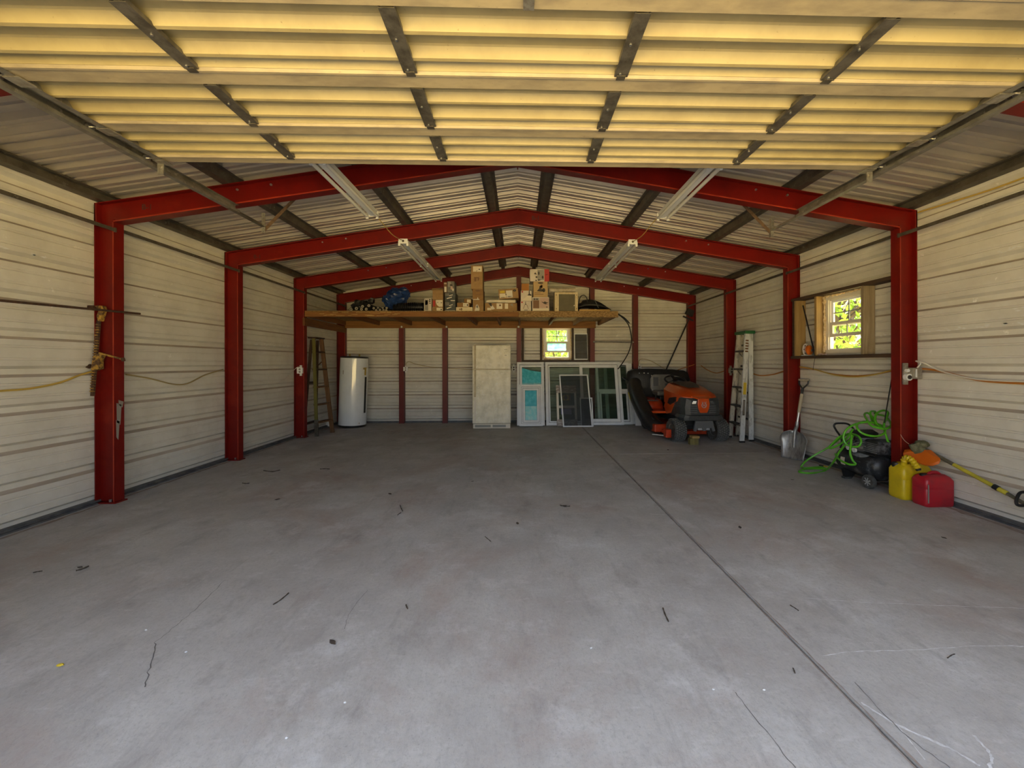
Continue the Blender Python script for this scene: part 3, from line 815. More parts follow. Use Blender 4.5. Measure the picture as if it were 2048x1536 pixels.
# small screen standing on the right of the frame
def screen_unit(name, label, xa, xb, ybase, zbase, hgt, lean, bar=.022, m='vinyl', skew=0.0, group=None, th=.012):
    t = thing(name, label, 'window screen', (xa, ybase, zbase + th * sin(lean)), (-lean, 0, 0), group)
    w = xb - xa
    f = MB(); sk = lambda x, z: x + skew * z
    def q(xa_, xb_, za, zb): f.prism([(sk(xa_, za), 0, za), (sk(xb_, za), 0, za), (sk(xb_, zb), 0, zb), (sk(xa_, zb), 0, zb)], (0, th, 0))
    q(0, bar, 0, hgt); q(w - bar, w, 0, hgt); q(bar, w - bar, 0, bar); q(bar, w - bar, hgt - bar, hgt)
    mk(f, 'screen_frame', m, t)
    p = MB().prism([(sk(bar, bar), 0, bar), (sk(w - bar, bar), 0, bar), (sk(w - bar, hgt - bar), 0, hgt - bar), (sk(bar, hgt - bar), 0, hgt - bar)], (0, .0012, 0))
    p.v = [v + Vector((0, th / 2, 0)) for v in p.v]
    mk(p, 'mesh_panel', 'screen', t)
    return t
a, c = aY(1148.5, 719, BACK - .12), aY(1178, 669, BACK - .12)
screen_unit('window_screen', 'small white framed screen standing beside the back window', a.x, c.x - .012, BACK - .115, 1.391, .60, .10, .024)

# window in the right wall
pw = Matrix.Translation((WALL - .02, W2[1], W2[2])) @ Matrix.Rotation(-pi / 2, 4, 'Z')
w2 = dh_window('window_2', W2[1] - W2[0], W2[3] - W2[2], pw, sash_open=.15)
foam_bead(w2, [(3.965, W2[0] - .005, z) for z in (1.43, 1.6, 1.8, 2.0, 2.17)], .022, 9, 'foam')
foam_bead(w2, [(3.965, W2[1] + .002, z) for z in (1.45, 1.7, 1.95, 2.16)], .016, 10)
foam_bead(w2, [(3.955, y, 2.168) for y in (4.55, 4.75, 4.95, 5.15)], .014, 11)
t = thing('window_rough_frame', 'rough lumber frame with flat sill around the right window', 'lumber frame', (3.93, 4.86, 1.36))
lum('header', 'wood_dark', 3.865, 3.998, FY[2] + .055, FY[3] - .055, 2.178, 2.216)
lum('sill', 'wood_dark', 3.855, 3.998, FY[2] + .055, FY[3] - .055, 1.372, 1.410)
lum('stud', 'wood_grey', 3.862, 3.998, W2[0] - .072, W2[0] - .034, 1.410, 2.178)
lum('stud', 'wood_z', 3.872, 3.998, W2[1] + .018, W2[1] + .056, 1.410, 2.178)
lum('stud', 'wood_z', 3.862, 3.998, 5.555, 5.593, 1.410, 2.178)
lum('stud', 'wood_dark', 3.862, 3.998, 5.600, 5.638, 1.410, 2.178)

# ================================================================== RAISED OVERHEAD DOOR
DX0, DX1 = -2.56, 2.66
DJ = [.72, 1.18, 1.677, 2.170, 2.624, 3.010]        # section joints, rear edge of the door last
DZ = 2.822
dr = thing('overhead_door', 'raised sectional metal overhead door with cream ribbed panels', 'garage door', (.05, 1.9, 2.77))
STX = [-1.60, -.53, .53, 1.60]
for k, (ya, yb) in enumerate(zip(DJ, DJ[1:])):
    Ls = yb - ya
    prof = [(0, 0), (.185, 0), (.205, .005), (.265, .042), (.30, .044), (.31, 0), (.505, 0), (.525, .005), (.585, .042), (.62, .044), (.63, 0), (.705, 0), (.725, .010), (.765, .040), (.775, .040)]
    mb = MB()
    A = [Vector((DX0, ya + f * Ls, DZ - d)) for f, d in prof]; B = [Vector((DX1, p.y, p.z)) for p in A]; n = len(A)
    mb.add(A + B, [(i, n + i, n + i + 1, i + 1) for i in range(n - 1)])
    sec = mk(mb, 'door_section', 'door_sheet', dr, w=True)
    md = sec.modifiers.new('gauge', 'SOLIDIFY'); md.thickness = .003; md.offset = 1
    rl = MB(); yr = ya + .765 * Ls
    rp = [(yr, .0), (yr, .036), (yr + .012, .052), (yr + .026, .052), (yr + .034, .047), (yb - .003, .049), (yb - .003, .0)]
    A = [Vector((DX0 + .01, y, DZ - d)) for y, d in rp]; B = [Vector((DX1 - .01, p.y, p.z)) for p in A]
    rl.loft([A, B])
    mk(rl, 'rail', 'door_rail', sec, w=True, recalc=True)
    for x in STX:
        st = MB(); w2_ = .034
        st.box(x - w2_, x + w2_, ya + .006, yr + .004, DZ - .050, DZ - .047)
        st.box(x - w2_, x - w2_ + .004, ya + .006, yr + .004, DZ - .047, DZ - .030)
        st.box(x + w2_ - .004, x + w2_, ya + .006, yr + .004, DZ - .047, DZ - .030)
        so = mk(st, 'stile', 'stile', sec, w=True)
        bo = MB()
        for f in (.45, .95): bo.cyl((x - .008, ya + (yr - ya) * f, DZ - .050), (x - .008, ya + (yr - ya) * f, DZ - .056), .006, n=8)
        mk(bo, 'screw', 'steel', so, w=True)
        hg = MB().box(x - .022, x + .022, yr - .012, yr + .020, DZ - .057, DZ - .053)
        mk(hg, 'hinge', 'galv_dark', sec, w=True)
# end stiles close the flutes at both sides, one per section
    for x, sg in ((DX0, -1), (DX1, 1)):
        es = MB().box(min(x, x - sg * .045), max(x, x - sg * .045), ya + .002, yb - .004, DZ - .055, DZ - .053)
        es.box(x - .002, x + .002, ya + .002, yb - .004, DZ - .053, DZ + .002)
        mk(es, 'end_stile', 'galv', sec, w=True)
# end brackets with rollers
for x, sg in ((DX0, -1), (DX1, 1)):
    for y in DJ[1:]:
        hb = MB().box(min(x + sg * .02, x - sg * .06), max(x + sg * .02, x - sg * .06), y - .05, y + .03, DZ - .062, DZ - .056)
        br = mk(hb, 'roller_bracket', 'zinc', dr, w=True)
        rb = MB().cyl((x - sg * .03, y - .01, DZ - .028), (x + sg * .085, y - .01, DZ - .028), .006, n=8)
        mk(rb, 'roller_stem', 'steel', br, w=True)
        rb = MB().cyl((x + sg * .085, y - .01, DZ - .028), (x + sg * .105, y - .01, DZ - .028), .022, n=16)
        mk(rb, 'roller', 'steel', br, w=True)
    pb = MB().box(x + sg * .01 - .022, x + sg * .01 + .022, 3.012, 3.020, DZ - .135, DZ + .0)
    pb.cyl((x + sg * .01, 3.012, DZ - .085), (x + sg * .01, 3.004, DZ - .085), .014, n=8)
    mk(pb, 'end_bracket', 'zinc', dr, w=True)
tb = MB().box(.03, .075, 1.615, 1.675, DZ - .055, DZ - .052); mk(tb, 'lock_plate', 'zinc', dr, w=True)
# ---- tracks
for sg, nm, x in ((-1, 'left', DX0 - .10), (1, 'right', DX1 + .10)):
    t = thing('door_track', f'galvanised door track hung along the {nm} side of the raised door', 'door track', (x, 2.4, 2.76), group='door tracks')
    mb = MB(); ye = 3.95; zb, zt = DZ - .066, DZ + .002
    mb.box(x + sg * .022 - .003, x + sg * .022 + .003, FRONT + .05, ye, zb, zt)
    mb.box(min(x - sg * .022, x + sg * .022), max(x - sg * .022, x + sg * .022), FRONT + .05, ye, zb - .004, zb)
    mb.box(min(x - sg * .010, x + sg * .022), max(x - sg * .010, x + sg * .022), FRONT + .05, ye, zt, zt + .004)
    mb.box(x - sg * .022 - .002, x - sg * .022 + .002, FRONT + .05, ye, zb, zb + .018)
    mk(mb, 'rail', 'galv', t, w=True)
    ex = MB().box(x - .018, x + .018, ye - .12, 4.36, zb - .008, zb - .004).box(x + sg * .018 - .002, x + sg * .018 + .002, ye - .12, 4.36, zb - .004, zb + .03)
    mk(ex, 'rear_angle', 'galv_dark' if sg < 0 else 'zinc', t, w=True)
    hz = MB().box(x - .018, x + .018, 4.34, 4.345, zb - .07, zb + .14).box(x - .018, x - .015, 4.345, 4.375, zb - .07, zb + .14)
    hg = mk(hz, 'hanger_angle', 'zinc', t, w=True)
    hl = MB()
    for i in range(6): hl.cyl((x + .002, 4.3395, zb - .055 + i * .034), (x + .002, 4.3365, zb - .055 + i * .034), .006, n=8)
    mk(hl, 'slot', 'groove', hg, w=True)
    dg = MB().bar((x + .0, 4.36, zb - .03), (x - sg * .30, 4.40, rafter_top(x - sg * .3) - .02), .004, .032)
    mk(dg, 'diagonal_angle', 'rust_angle', t, w=True)

# ================================================================== STRIP LIGHTS
def strip_light(x, y0, y1, label):
    z = rafter_top(abs(x) + .05) - .208
    t = thing('strip_light', label, 'light fixture', (x, (y0 + y1) / 2, z - .11), group='bare strip lights')
    sl = 0
    b = MB().prism([(x - .05, y0, z), (x + .05, y0, z), (x + .05, y0, z - .035), (x + .022, y0, z - .060), (x - .022, y0, z - .060), (x - .05, y0, z - .035)], (0, y1 - y0, 0))
    mk(b, 'housing', 'white_m', t, w=True, recalc=True)
    for sg in (-1, 1):
        tb = MB().cyl((x + sg * .055, y0 + .02, z - .070), (x + sg * .055, y1 - .02, z - .070), .017, n=12)
        mk(tb, 'lamp_tube', 'tube', t, w=True, smooth=True)
        for yy in (y0, (y0 + y1) / 2 - .01, y1 - .02):
            so = MB().box(x + sg * .055 - .012, x + sg * .055 + .012, yy, yy + .02, z - .095, z - .030)
            mk(so, 'socket', 'white_m', t, w=True)
    for yy in (y0 - .004, y1):
        e = MB().box(x - .06, x + .06, yy, yy + .004, z - .065, z)
        eo = mk(e, 'end_cap', 'white_m', t, w=True)
        h = MB().cyl((x, yy - .001, z - .03), (x, yy + .005, z - .03), .016, n=10); mk(h, 'knockout', 'p_dark', eo, w=True)
strip_light(-1.60, 2.10, 4.54, 'white strip light nearer the door, on the left roof slope')
strip_light(-1.56, 5.58, 8.02, 'white strip light farther back, on the left roof slope')
strip_light(1.62, 2.10, 4.52, 'white strip light nearer the door, on the right roof slope')
strip_light(1.57, 5.54, 7.98, 'white strip light farther back, on the right roof slope')
def cable(pts, r, name, m, label, cat='cable', group=None, n=6, k=6):
    return solo(MB().tube(smoothpts(pts, k), r, n), name, m, label, cat, group, smooth=True)
for sg, nm in ((-1, 'left'), (1, 'right')):
    zr = rafter_top(1.58) - .24
    cable([(sg * 1.60, 4.55, zr), (sg * 1.585, 4.75, zr - .02), (sg * 1.57, 5.1, zr - .055), (sg * 1.56, 5.40, zr - .03), (sg * 1.565, 5.53, zr)], .005, 'lamp_cable', 'romex',
          f'yellow cable sagging between the two strip lights on the {nm}', 'cable', 'lamp cables')

# ================================================================== SHELF ACROSS THE BACK
SH = 2.262; SY = 7.36
sx0, sx1 = -3.80, 1.815
t = thing('loft_shelf', 'long lumber shelf hung across the back, loaded with boxes', 'shelf', (-1, 8.2, 2.0))
mk(MB().box(sx0, .0, SY, SY + .038, 2.155, 2.246), 'front_board', 'wood', t, w=True, bevel=.003)
mk(MB().box(.006, sx1, SY, SY + .038, 2.150, 2.248), 'front_board', 'osb', t, w=True, bevel=.003)
for a, c in ((sx0, -1.37), (-1.366, 1.07), (1.074, sx1)):
    mk(MB().box(a, c, SY - .002, 9.035, 2.248, SH), 'deck_board', 'osb', t, w=True)
for x in (-3.78, -3.05, -2.35, -1.62, -.92, -.40, .02, .68, 1.22, 1.775):
    mk(MB().box(x - .019, x + .019, SY + .039, 8.999, 2.155, 2.246), 'joist', 'wood_y', t, w=True)
mk(MB().box(sx0, sx1 - .1, 9.0, 9.038, 2.095, 2.246), 'ledger', 'wood', t, w=True)
mk(MB().box(-3.816, -3.778, FY[4] - .10, 9.06, 1.995, 2.135), 'side_beam', 'wood_y', t, w=True, bevel=.003)
# strips of pale splintered edge on the left part of the front board
sp = MB(); rnd = random.Random(3)
for i in range(26):
    x = -3.55 + i * .052 + rnd.random() * .05; z = 2.165 + rnd.random() * .07
    sp.box(x, x + .05 + rnd.random() * .09, SY - .0025, SY + .001, z, z + .006 + rnd.random() * .006)
mk(sp, 'splintered_edge', 'block_t', t, w=True)
for px in (803, 893, 1037):
    p = aY(px, 648.5, 8.985); mk(MB().ell((p.x, 8.985, 2.12), (.022, .012, .022), 12, 8), 'bolt_cap', 'white_m', t, w=True, smooth=True)

def carton(name, label, px0, px1, pytop, zb, m, y=7.44, depth=.30, prints=(), cat='box', group='boxes on the loft shelf', rot=0.0, flaps=False, polys=()):
    """px0..px1: sides in the photo; prints: (u0,u1,v0,v1,material) patches on the front, u/v 0..1"""
    a, c = aY(px0, 610, y).x, aY(px1, 610, y).x; zt = aY((px0 + px1) / 2, pytop, y).z
    w, h = c - a, zt - zb
    t = thing(name, label, cat, ((a + c) / 2, y, zb), (0, rot, 0), group)
    b = MB().box(-w / 2, w / 2, 0, depth, 0, h)
    body = mk(b, 'carton', m, t, bevel=.004)
    for (u0, u1, v0, v1, pm) in prints:
        mk(MB().box(-w / 2 + u0 * w, -w / 2 + u1 * w, -.0025, .0005, v0 * h, v1 * h), 'printed_label', pm, t)
    for pts, pm in polys:
        mk(MB().prism([(-w / 2 + u * w, -.0028, v * h) for u, v in pts], (0, -.0012, 0)), 'printed_picture', pm, t, recalc=True)
    if flaps:
        mk(MB().prism([(-w / 2, .0, h), (w / 2, .0, h), (w / 2 + .01, -.05, h - .045), (-w / 2 - .01, -.05, h - .045)], (0, 0, .004)), 'flap', m, t, recalc=True)
    t['top'] = 0; del t['top']
    return zb + h
LAMP = lambda cx, cy, s: [(cx - .22 * s, cy - .12 * s), (cx - .06 * s, cy + .05 * s), (cx - .03 * s, cy + .20 * s), (cx + .05 * s, cy + .20 * s), (cx + .09 * s, cy + .03 * s), (cx + .28 * s, cy - .10 * s), (cx + .1 * s, cy - .16 * s)]
def oval(cx, cy, rx, ry, n=12): return [(cx + rx * cos(2 * pi * i / n), cy + ry * sin(2 * pi * i / n)) for i in range(n)]
e = .001
# from left to right
carton('shelf_box', 'narrow upright white box beside the black drain pipe', 848, 863, 596.5, SH + e, 'box_w',
       prints=((.10, .55, .08, .9, 'p_grey'), (.16, .50, .5, .85, 'box_w')), polys=((oval(.78, .88, .12, .05), 'p_dark'), (oval(.78, .76, .12, .05), 'p_dark'), (oval(.8, .62, .1, .04), 'p_dark')))
z = carton('shelf_box', 'low brown carton with a white label at the bottom of its stack', 864, 886, 614.5, SH + e, 'card', prints=((.42, .95, .08, .88, 'p_cream'), (.08, .36, .5, .68, 'p_brown')), polys=((oval(.84, .45, .06, .2), 'p_dark'),))
z = carton('shelf_box', 'brown carton with a large rounded white label, middle of its stack', 865, 886, 599.2, z + e, 'card_d', prints=((.05, .26, .1, .86, 'p_red'),),
           polys=(([(.32, .95), (.98, .95), (.98, .06), (.62, .06), (.42, .3), (.33, .6)], 'p_cream'), (oval(.84, .58, .06, .1), 'p_dark'), (oval(.5, .62, .07, .08), 'p_grey')))
carton('shelf_box', 'plain brown open carton on top of the label cartons', 865, 886, 577, z + e, 'card', flaps=True, prints=((.02, .98, .50, .52, 'card_d'),))
z = carton('shelf_box', 'dark printed box with white script, lower of the pair', 889.5, 911, 603.4, SH + e, 'box_dk',
           prints=((.02, .98, .02, .10, 'p_white'), (.05, .4, .6, .95, 'box_grey')), polys=(([(.4, .62), (.74, .74), (.74, .66), (.42, .55)], 'p_white'), ([(.18, .34), (.62, .50), (.62, .42), (.2, .24)], 'p_white')))
z2 = carton('shelf_box', 'dark printed box with white script, upper of the pair', 889.5, 911, 585.2, z + e, 'box_dk',
            prints=((.55, .95, .06, .16, 'p_white'), (.05, .4, .62, .95, 'box_grey')), polys=(([(.4, .68), (.74, .80), (.74, .72), (.42, .60)], 'p_white'), ([(.18, .38), (.66, .54), (.66, .44), (.2, .28)], 'p_white')))
carton('shelf_box', 'small grey picture box crowning the dark printed boxes', 894.5, 909, 562.5, z2 + e, 'box_grey', depth=.24,
       prints=((.1, .5, .5, .95, 'p_grey'),), polys=((oval(.62, .4, .16, .16), 'p_rose'), (oval(.8, .25, .12, .12), 'p_white'), (oval(.55, .66, .2, .08), 'p_dark')))
carton('shelf_box', 'slim red brown box with a white tag on the dark boxes', 887.6, 894, 564, z2 + e, 'p_brown', depth=.20, prints=((.2, .85, .05, .55, 'p_white'), (.1, .9, .8, .92, 'p_rose')))
z = carton('shelf_box', 'flat cream box lying lowest between the dark boxes and tall cartons', 911.8, 945, 614.3, SH + e, 'box_c', polys=((oval(.33, .5, .06, .3), 'p_brown'), (oval(.33, .5, .035, .2), 'box_c'), (oval(.22, .5, .03, .2), 'p_brown')))
z = carton('shelf_box', 'brown carton with square label on the flat cream box', 914, 939, 605.2, z + e, 'card_d', prints=((.48, .92, .1, .9, 'p_cream'), (.55, .66, .4, .6, 'p_brown')), polys=((oval(.84, .45, .05, .22), 'p_dark'),))
carton('shelf_box', 'little dull carton at the top behind the cream box', 928, 943, 597, z + e, 'card_d', y=7.60, depth=.2, prints=((.4, .9, .2, .8, 'p_cream'),))
z = carton('shelf_box', 'brown carton at the foot of the tallest stack', 946, 967, 600.5, SH + e, 'card', polys=(([(.15, .05), (.6, .05), (.62, .28), (.45, .62), (.3, .6), (.22, .3)], 'p_white'), ([(.3, .35), (.5, .35), (.42, .6)], 'p_grey')))
z = carton('shelf_box', 'brown carton with torn white tape, middle of the tallest stack', 945, 966.5, 578.2, z + e, 'card_d', prints=((.05, .62, .03, .10, 'p_white'), (.25, .8, .5, .54, 'p_brown')), polys=((oval(.5, .85, .24, .09), 'p_brown'), ([(.42, .1), (.5, .3), (.55, .12), (.7, .05)], 'p_white')))
carton('shelf_box', 'tall upright carton topping the tallest stack, white picture label above', 942, 965.5, 530.5, z + e, 'card', prints=((.18, .92, .73, .95, 'p_cream'),),
       polys=(([(.25, .50), (.68, .50), (.72, .44), (.66, .36), (.58, .32), (.56, .46), (.48, .46), (.46, .32), (.28, .32), (.28, .47)], 'p_brown'), (oval(.72, .83, .08, .02), 'p_dark'), ([(.42, .75), (.56, .79), (.5, .745)], 'p_dark')))
# open wide carton with rolled white paper in it
zt = carton('shelf_box', 'wide low open carton stuffed with white rolls and papers', 970, 1034, 606, SH + e, 'card', prints=((.07, .2, .15, .42, 'p_cream'), (.36, .54, .30, .95, 'p_cream'), (.62, .72, .32, .95, 'p_cream'), (.04, .96, .02, .06, 'p_rose')),
            polys=(([(.16, .6), (.24, .7), (.31, .3), (.22, .2)], 'p_white'), ([(.1, .98), (.18, .6), (.22, .55), (.2, 1.0)], 'p_dark'), (oval(.47, .72, .03, .12), 'p_brown'), ([(.78, .8), (.86, .95), (.87, .6)], 'p_grey')))
a, c = aY(971, 605, 7.5).x, aY(1031, 605, 7.5).x
mb = MB().tube(smoothpts([(a + .02, 7.5, zt + .040), (a + .2, 7.49, zt + .042), ((a + c) / 2, 7.5, zt + .040), (c, 7.5, zt + .039)], 5), [.030 + .006 * random.random() for _ in range(16)], 10)
solo(mb, 'paper_roll', 'p_cream', 'white paper roll lying on the wide open carton', 'paper roll', smooth=True)
carton('shelf_box', 'tilted brown carton with yellow and white labels above the paper roll', 998, 1037.5, 577.5, zt + .083, 'card', rot=-.075, y=7.46,
       prints=((.08, .32, .62, .84, 'p_yellow'), (.05, .36, .12, .55, 'p_cream'), (.38, .70, .10, .82, 'p_white'), (.10, .30, .14, .20, 'p_dark'), (.45, .66, .16, .24, 'p_dark'), (.34, .40, .4, .5, 'p_dark')),
       polys=((oval(.82, .78, .08, .12), 'p_dark'), (oval(.82, .78, .03, .04), 'p_white')))
z = carton('shelf_box', 'white lamp box showing a pendant lamp, lower of two', 1041, 1062, 602.2, SH + e, 'box_w', polys=((oval(.14, .88, .08, .08), 'p_red'), ([(.46, .95), (.5, .95), (.52, .68), (.64, .64), (.36, .64), (.45, .68)], 'p_dark'), ([(.38, .64), (.42, .64), (.28, .25), (.24, .25)], 'p_brown'), ([(.58, .64), (.62, .64), (.78, .25), (.74, .25)], 'p_brown'), ([(.35, .1), (.68, .1), (.68, .18), (.35, .18)], 'p_grey')))
z = carton('shelf_box', 'white lamp box showing a cone lamp, upper of two', 1041.6, 1063.5, 581.2, z + e, 'box_w', polys=((oval(.14, .88, .08, .08), 'p_red'), ([(.74, 1.0), (.80, 1.0), (.82, .7), (.98, .6), (.98, .5), (.6, .55), (.72, .68)], 'p_dark'), ([(.6, .52), (.98, .5), (.98, .05), (.1, .05)], 'p_cream')))
carton('shelf_box', 'small plain orange brown box on top of the white lamp boxes', 1043, 1058, 567.2, z + e, 'card_o', depth=.16)
z = carton('shelf_box', 'large ceiling fan box with brown panel and fan picture', 1064.5, 1098.5, 594.2, SH + e, 'box_w', prints=((.05, .41, .22, .78, 'p_brown'), (.43, .97, .24, .95, 'p_rose'), (.04, .97, .05, .18, 'p_cream'), (.05, .41, .79, .93, 'p_grey')),
           polys=(([(.52, .70), (.66, .64), (.74, .70), (.84, .64), (.96, .62), (.80, .54), (.95, .48), (.78, .50), (.68, .54)], 'p_dark'), (oval(.13, .85, .06, .05), 'p_dark'), (oval(.28, .85, .06, .05), 'p_dark'), (oval(.86, .31, .05, .03), 'p_dark')))
z = carton('shelf_box', 'tan lamp box with a dark barn lamp picture on the fan box', 1067, 1095.5, 563, z + e, 'box_kraft', polys=((oval(.5, .90, .20, .05), 'p_dark'), (LAMP(.46, .50, 1.0), 'p_dark'), (oval(.72, .44, .11, .13), 'p_dark'), (oval(.56, .68, .10, .12), 'p_brown'), (oval(.56, .68, .06, .08), 'box_kraft'), ([(.08, .26), (.5, .26), (.5, .29), (.08, .29)], 'p_brown'), ([(.08, .16), (.7, .16), (.7, .19), (.08, .19)], 'p_brown')))
carton('shelf_box', 'white and red spotlight box at the top of the fan stack', 1060, 1098.5, 538.2, z + e, 'box_w', prints=((.75, 1.0, 0, 1.0, 'p_red'), (.39, .73, .1, .95, 'p_grey'), (.80, .92, .52, .56, 'p_rose')),
       polys=(([(.2, .60), (.28, .74), (.36, .55)], 'p_dark'), (oval(.46, .66, .04, .14), 'p_dark'), (oval(.34, .35, .05, .08), 'p_dark'), (oval(.66, .34, .05, .12), 'p_dark'), ([(.42, .04), (.42, .18), (.6, .12)], 'p_dark'), (oval(.32, .08, .04, .05), 'p_dark')))
# pale painted vent unit with an olive panel, and crumpled wrap on it
y = 7.43
a, c = aY(1109.5, 610, y).x, aY(1156, 610, y).x; h = aY(1130, 584.5, y).z - SH - e
t = thing('vent_unit', 'cream framed boxy unit with a flat olive front panel', 'vent unit', ((a + c) / 2, y, SH + e))
w = c - a
mk(MB().box(-w / 2, w / 2, .02, .30, 0, h), 'housing', 'cream_wood', t)
mk(MB().box(-w / 2 + .075, w / 2 - .055, .004, .022, 0.004, h - .035), 'panel', 'plaque', t)
mk(MB().box(-w / 2, -w / 2 + .075, 0, .02, 0, h), 'frame_board', 'cream_wood', t, bevel=.004)
mk(MB().box(w / 2 - .055, w / 2, 0, .02, 0, h), 'frame_board', 'cream_wood', t, bevel=.004)
mk(MB().box(-w / 2 + .075, w / 2 - .055, 0, .02, h - .035, h), 'frame_board', 'cream_wood', t, bevel=.004)
for xx in (-w / 2 + .03, w / 2 - .028):
    for zz in (.05, h - .05): mk(MB().cyl((xx, .001, zz), (xx, -.005, zz), .008, n=8), 'screw', 'rust', t)
mk(MB().prism([(.13, .003, .1), (.155, .003, .1), (.145, .003, .125)], (0, -.002, 0)), 'paint_chip', 'p_white', t, recalc=True)
mb = MB(); rnd = random.Random(12); rings = []
for i in range(15):
    x = a - .10 + (c - a + .06) * i / 14; rr = .045 + .012 * rnd.random()
    rings.append([Vector((x, 7.55 + cos(k * pi / 5) * .11, SH + h + .054 + sin(k * pi / 5) * rr * (.9 + .25 * rnd.random()))) for k in range(10)])
    for p in rings[-1]: p.z = max(p.z, SH + h + .004)
solo(mb.loft(rings), 'wrap_bundle', 'wrap', 'crumpled pale wrapped bundle lying on the cream vent unit', 'bundle', recalc=True, smooth=True)
# black barrow tray upside down on a board
a, c = aY(1157, 619, 7.55).x, aY(1219, 619, 7.55).x
solo(MB().box(a, c - .01, 7.44, 7.62, SH + e, SH + .042), 'board_offcut', 'block_t', 'pale board offcut lying under the black tray', 'board', bevel=.003)
t = thing('barrow_tray', 'black plastic barrow tray lying upside down at the shelf end', 'tray', ((a + c) / 2, 7.7, SH + .043))
mb = MB(); rings = []
for i in range(17):
    u = i / 16; x = a - .02 + (c - a + .03) * u; hh = .215 * (sin(pi * min(1, .20 + .80 * u)) ** .75 if u < .999 else 0)
    if u < .15: hh = .13 + .3 * u * .4
    hh = max(hh, .006)
    rings.append([Vector((x, 7.46 + .40 * k / 8, SH + .044 + hh * sin(pi * (.06 + .88 * k / 8)) ** .6)) for k in range(9)])
mb.loft(rings, closed=False)
for i in range(1): pass
o = mk(mb, 'shell', 'black', t, w=True, smooth=True, recalc=True); md = o.modifiers.new('wall', 'SOLIDIFY'); md.thickness = .006
hp = [aY(px, py, 7.52) for px, py in ((1157.5, 612), (1158.5, 600), (1162, 592.5), (1168, 590.5), (1173, 595), (1175, 604))]
mk(MB().tube(smoothpts(hp, 5), .009, 8), 'hoop_handle', 'black', t, w=True, smooth=True)
rb = MB().bar(aY(1190, 601, 7.455), aY(1197, 616, 7.455), .006, .012); mk(rb, 'rib', 'dgrey', t, w=True)
# black wrapped rolls with pale cores on the left
rolls = [(702, 619, 4.6), (713, 617, 4.6), (723, 618.5, 3.9), (732.5, 618.3, 3.9), (725.2, 612.8, 3.9), (737.8, 611.2, 3.9), (747.5, 616.5, 3.3), (752.5, 620.2, 3.1), (756, 615.4, 3.1), (760, 619.7, 3.1), (765.5, 615.6, 3.0), (767, 620.2, 3.0), (773.4, 616, 3.0), (772.4, 620.6, 3.0)]
for i, (px, py, rpx) in enumerate(rolls):
    p = aY(px, py, 7.60); r = rpx * 7.6 / F_PX * .90
    p.z = max(p.z, SH + r + .001)
    t = thing('wrapped_roll', 'black wrapped roll with a pale round core, in the heap on the shelf', 'roll', (p.x, 7.60, p.z - r), group='black rolls on the loft shelf')
    mk(MB().cyl((0, 0, r), (0.02, .75, r), r, n=14), 'sleeve', 'black_m', t, smooth=True)
    mk(MB().lathe([(r * .72, 0), (r * .72, .006), (r * .30, .006), (r * .30, 0)], 14, M4=Matrix.Translation((0, .002, r)) @ Matrix.Rotation(pi / 2, 4, 'X')), 'core_end', 'ring_end', t)
mb = MB()
for i, (px, py, q) in enumerate(((709, 612, .05), (716, 606, .06), (730, 606, .045), (742, 603, .05), (745, 599.5, .035), (724, 608, .05), (735, 607, .045))):
    p = aY(px, py, 7.75); mb.ell(p, (q * 1.2, q * 1.6, q), 9, 6, noise=.55, seed=i)
solo(mb, 'plastic_bag', 'black', 'crumpled black plastic bag heaped on the wrapped rolls', 'bag', smooth=True)
# blue tarp
rnd = random.Random(5); mb = MB(); c0 = aY(793, 600, 7.75)
R3 = Euler((0, -.55, 0)).to_matrix()
rings = []
for i in range(13):
    u = i / 12; rr = (.05 + .135 * sin(pi * min(u * .93 + .08, 1)) ** .7)
    cc = c0 + R3 @ Vector((-.24 + .50 * u, 0, 0))
    rings.append([cc + R3 @ Vector(((rnd.random() - .5) * .03, cos(k * 2 * pi / 20) * rr * (.85 + .4 * rnd.random()), sin(k * 2 * pi / 20) * rr * (.72 + .5 * rnd.random()))) for k in range(20)])
mb.loft(rings)
lo = min(p.z for p in mb.v); mb.v = [p + Vector((0, 0, SH + .066 - lo)) for p in mb.v]
solo(mb, 'folded_tarp', 'tarp', 'bundled blue tarp lying beside the black drain pipe', 'tarp', recalc=True)
# corrugated black pipe
t = thing('drain_pipe_coil', 'shiny black corrugated drain pipe lying beside the blue tarp', 'pipe', (-1.9, 7.5, SH))
p0, p1 = aY(788, 616, 7.50), aY(847, 613.5, 7.50)
pts = []; rad = []
Q = smoothpts([Vector((p0.x, 7.50, SH + .070)), Vector(((p0.x + p1.x) / 2, 7.49, SH + .086)), Vector((p1.x, 7.50, SH + .086))], 36)
for i, p in enumerate(Q): pts.append(p); rad.append((.055 if i < 12 else .072) + .010 * (1 if i % 4 < 2 else -1))
mk(MB().tube(pts, rad, 16), 'corrugated_tube', 'corr', t, w=True, smooth=False)

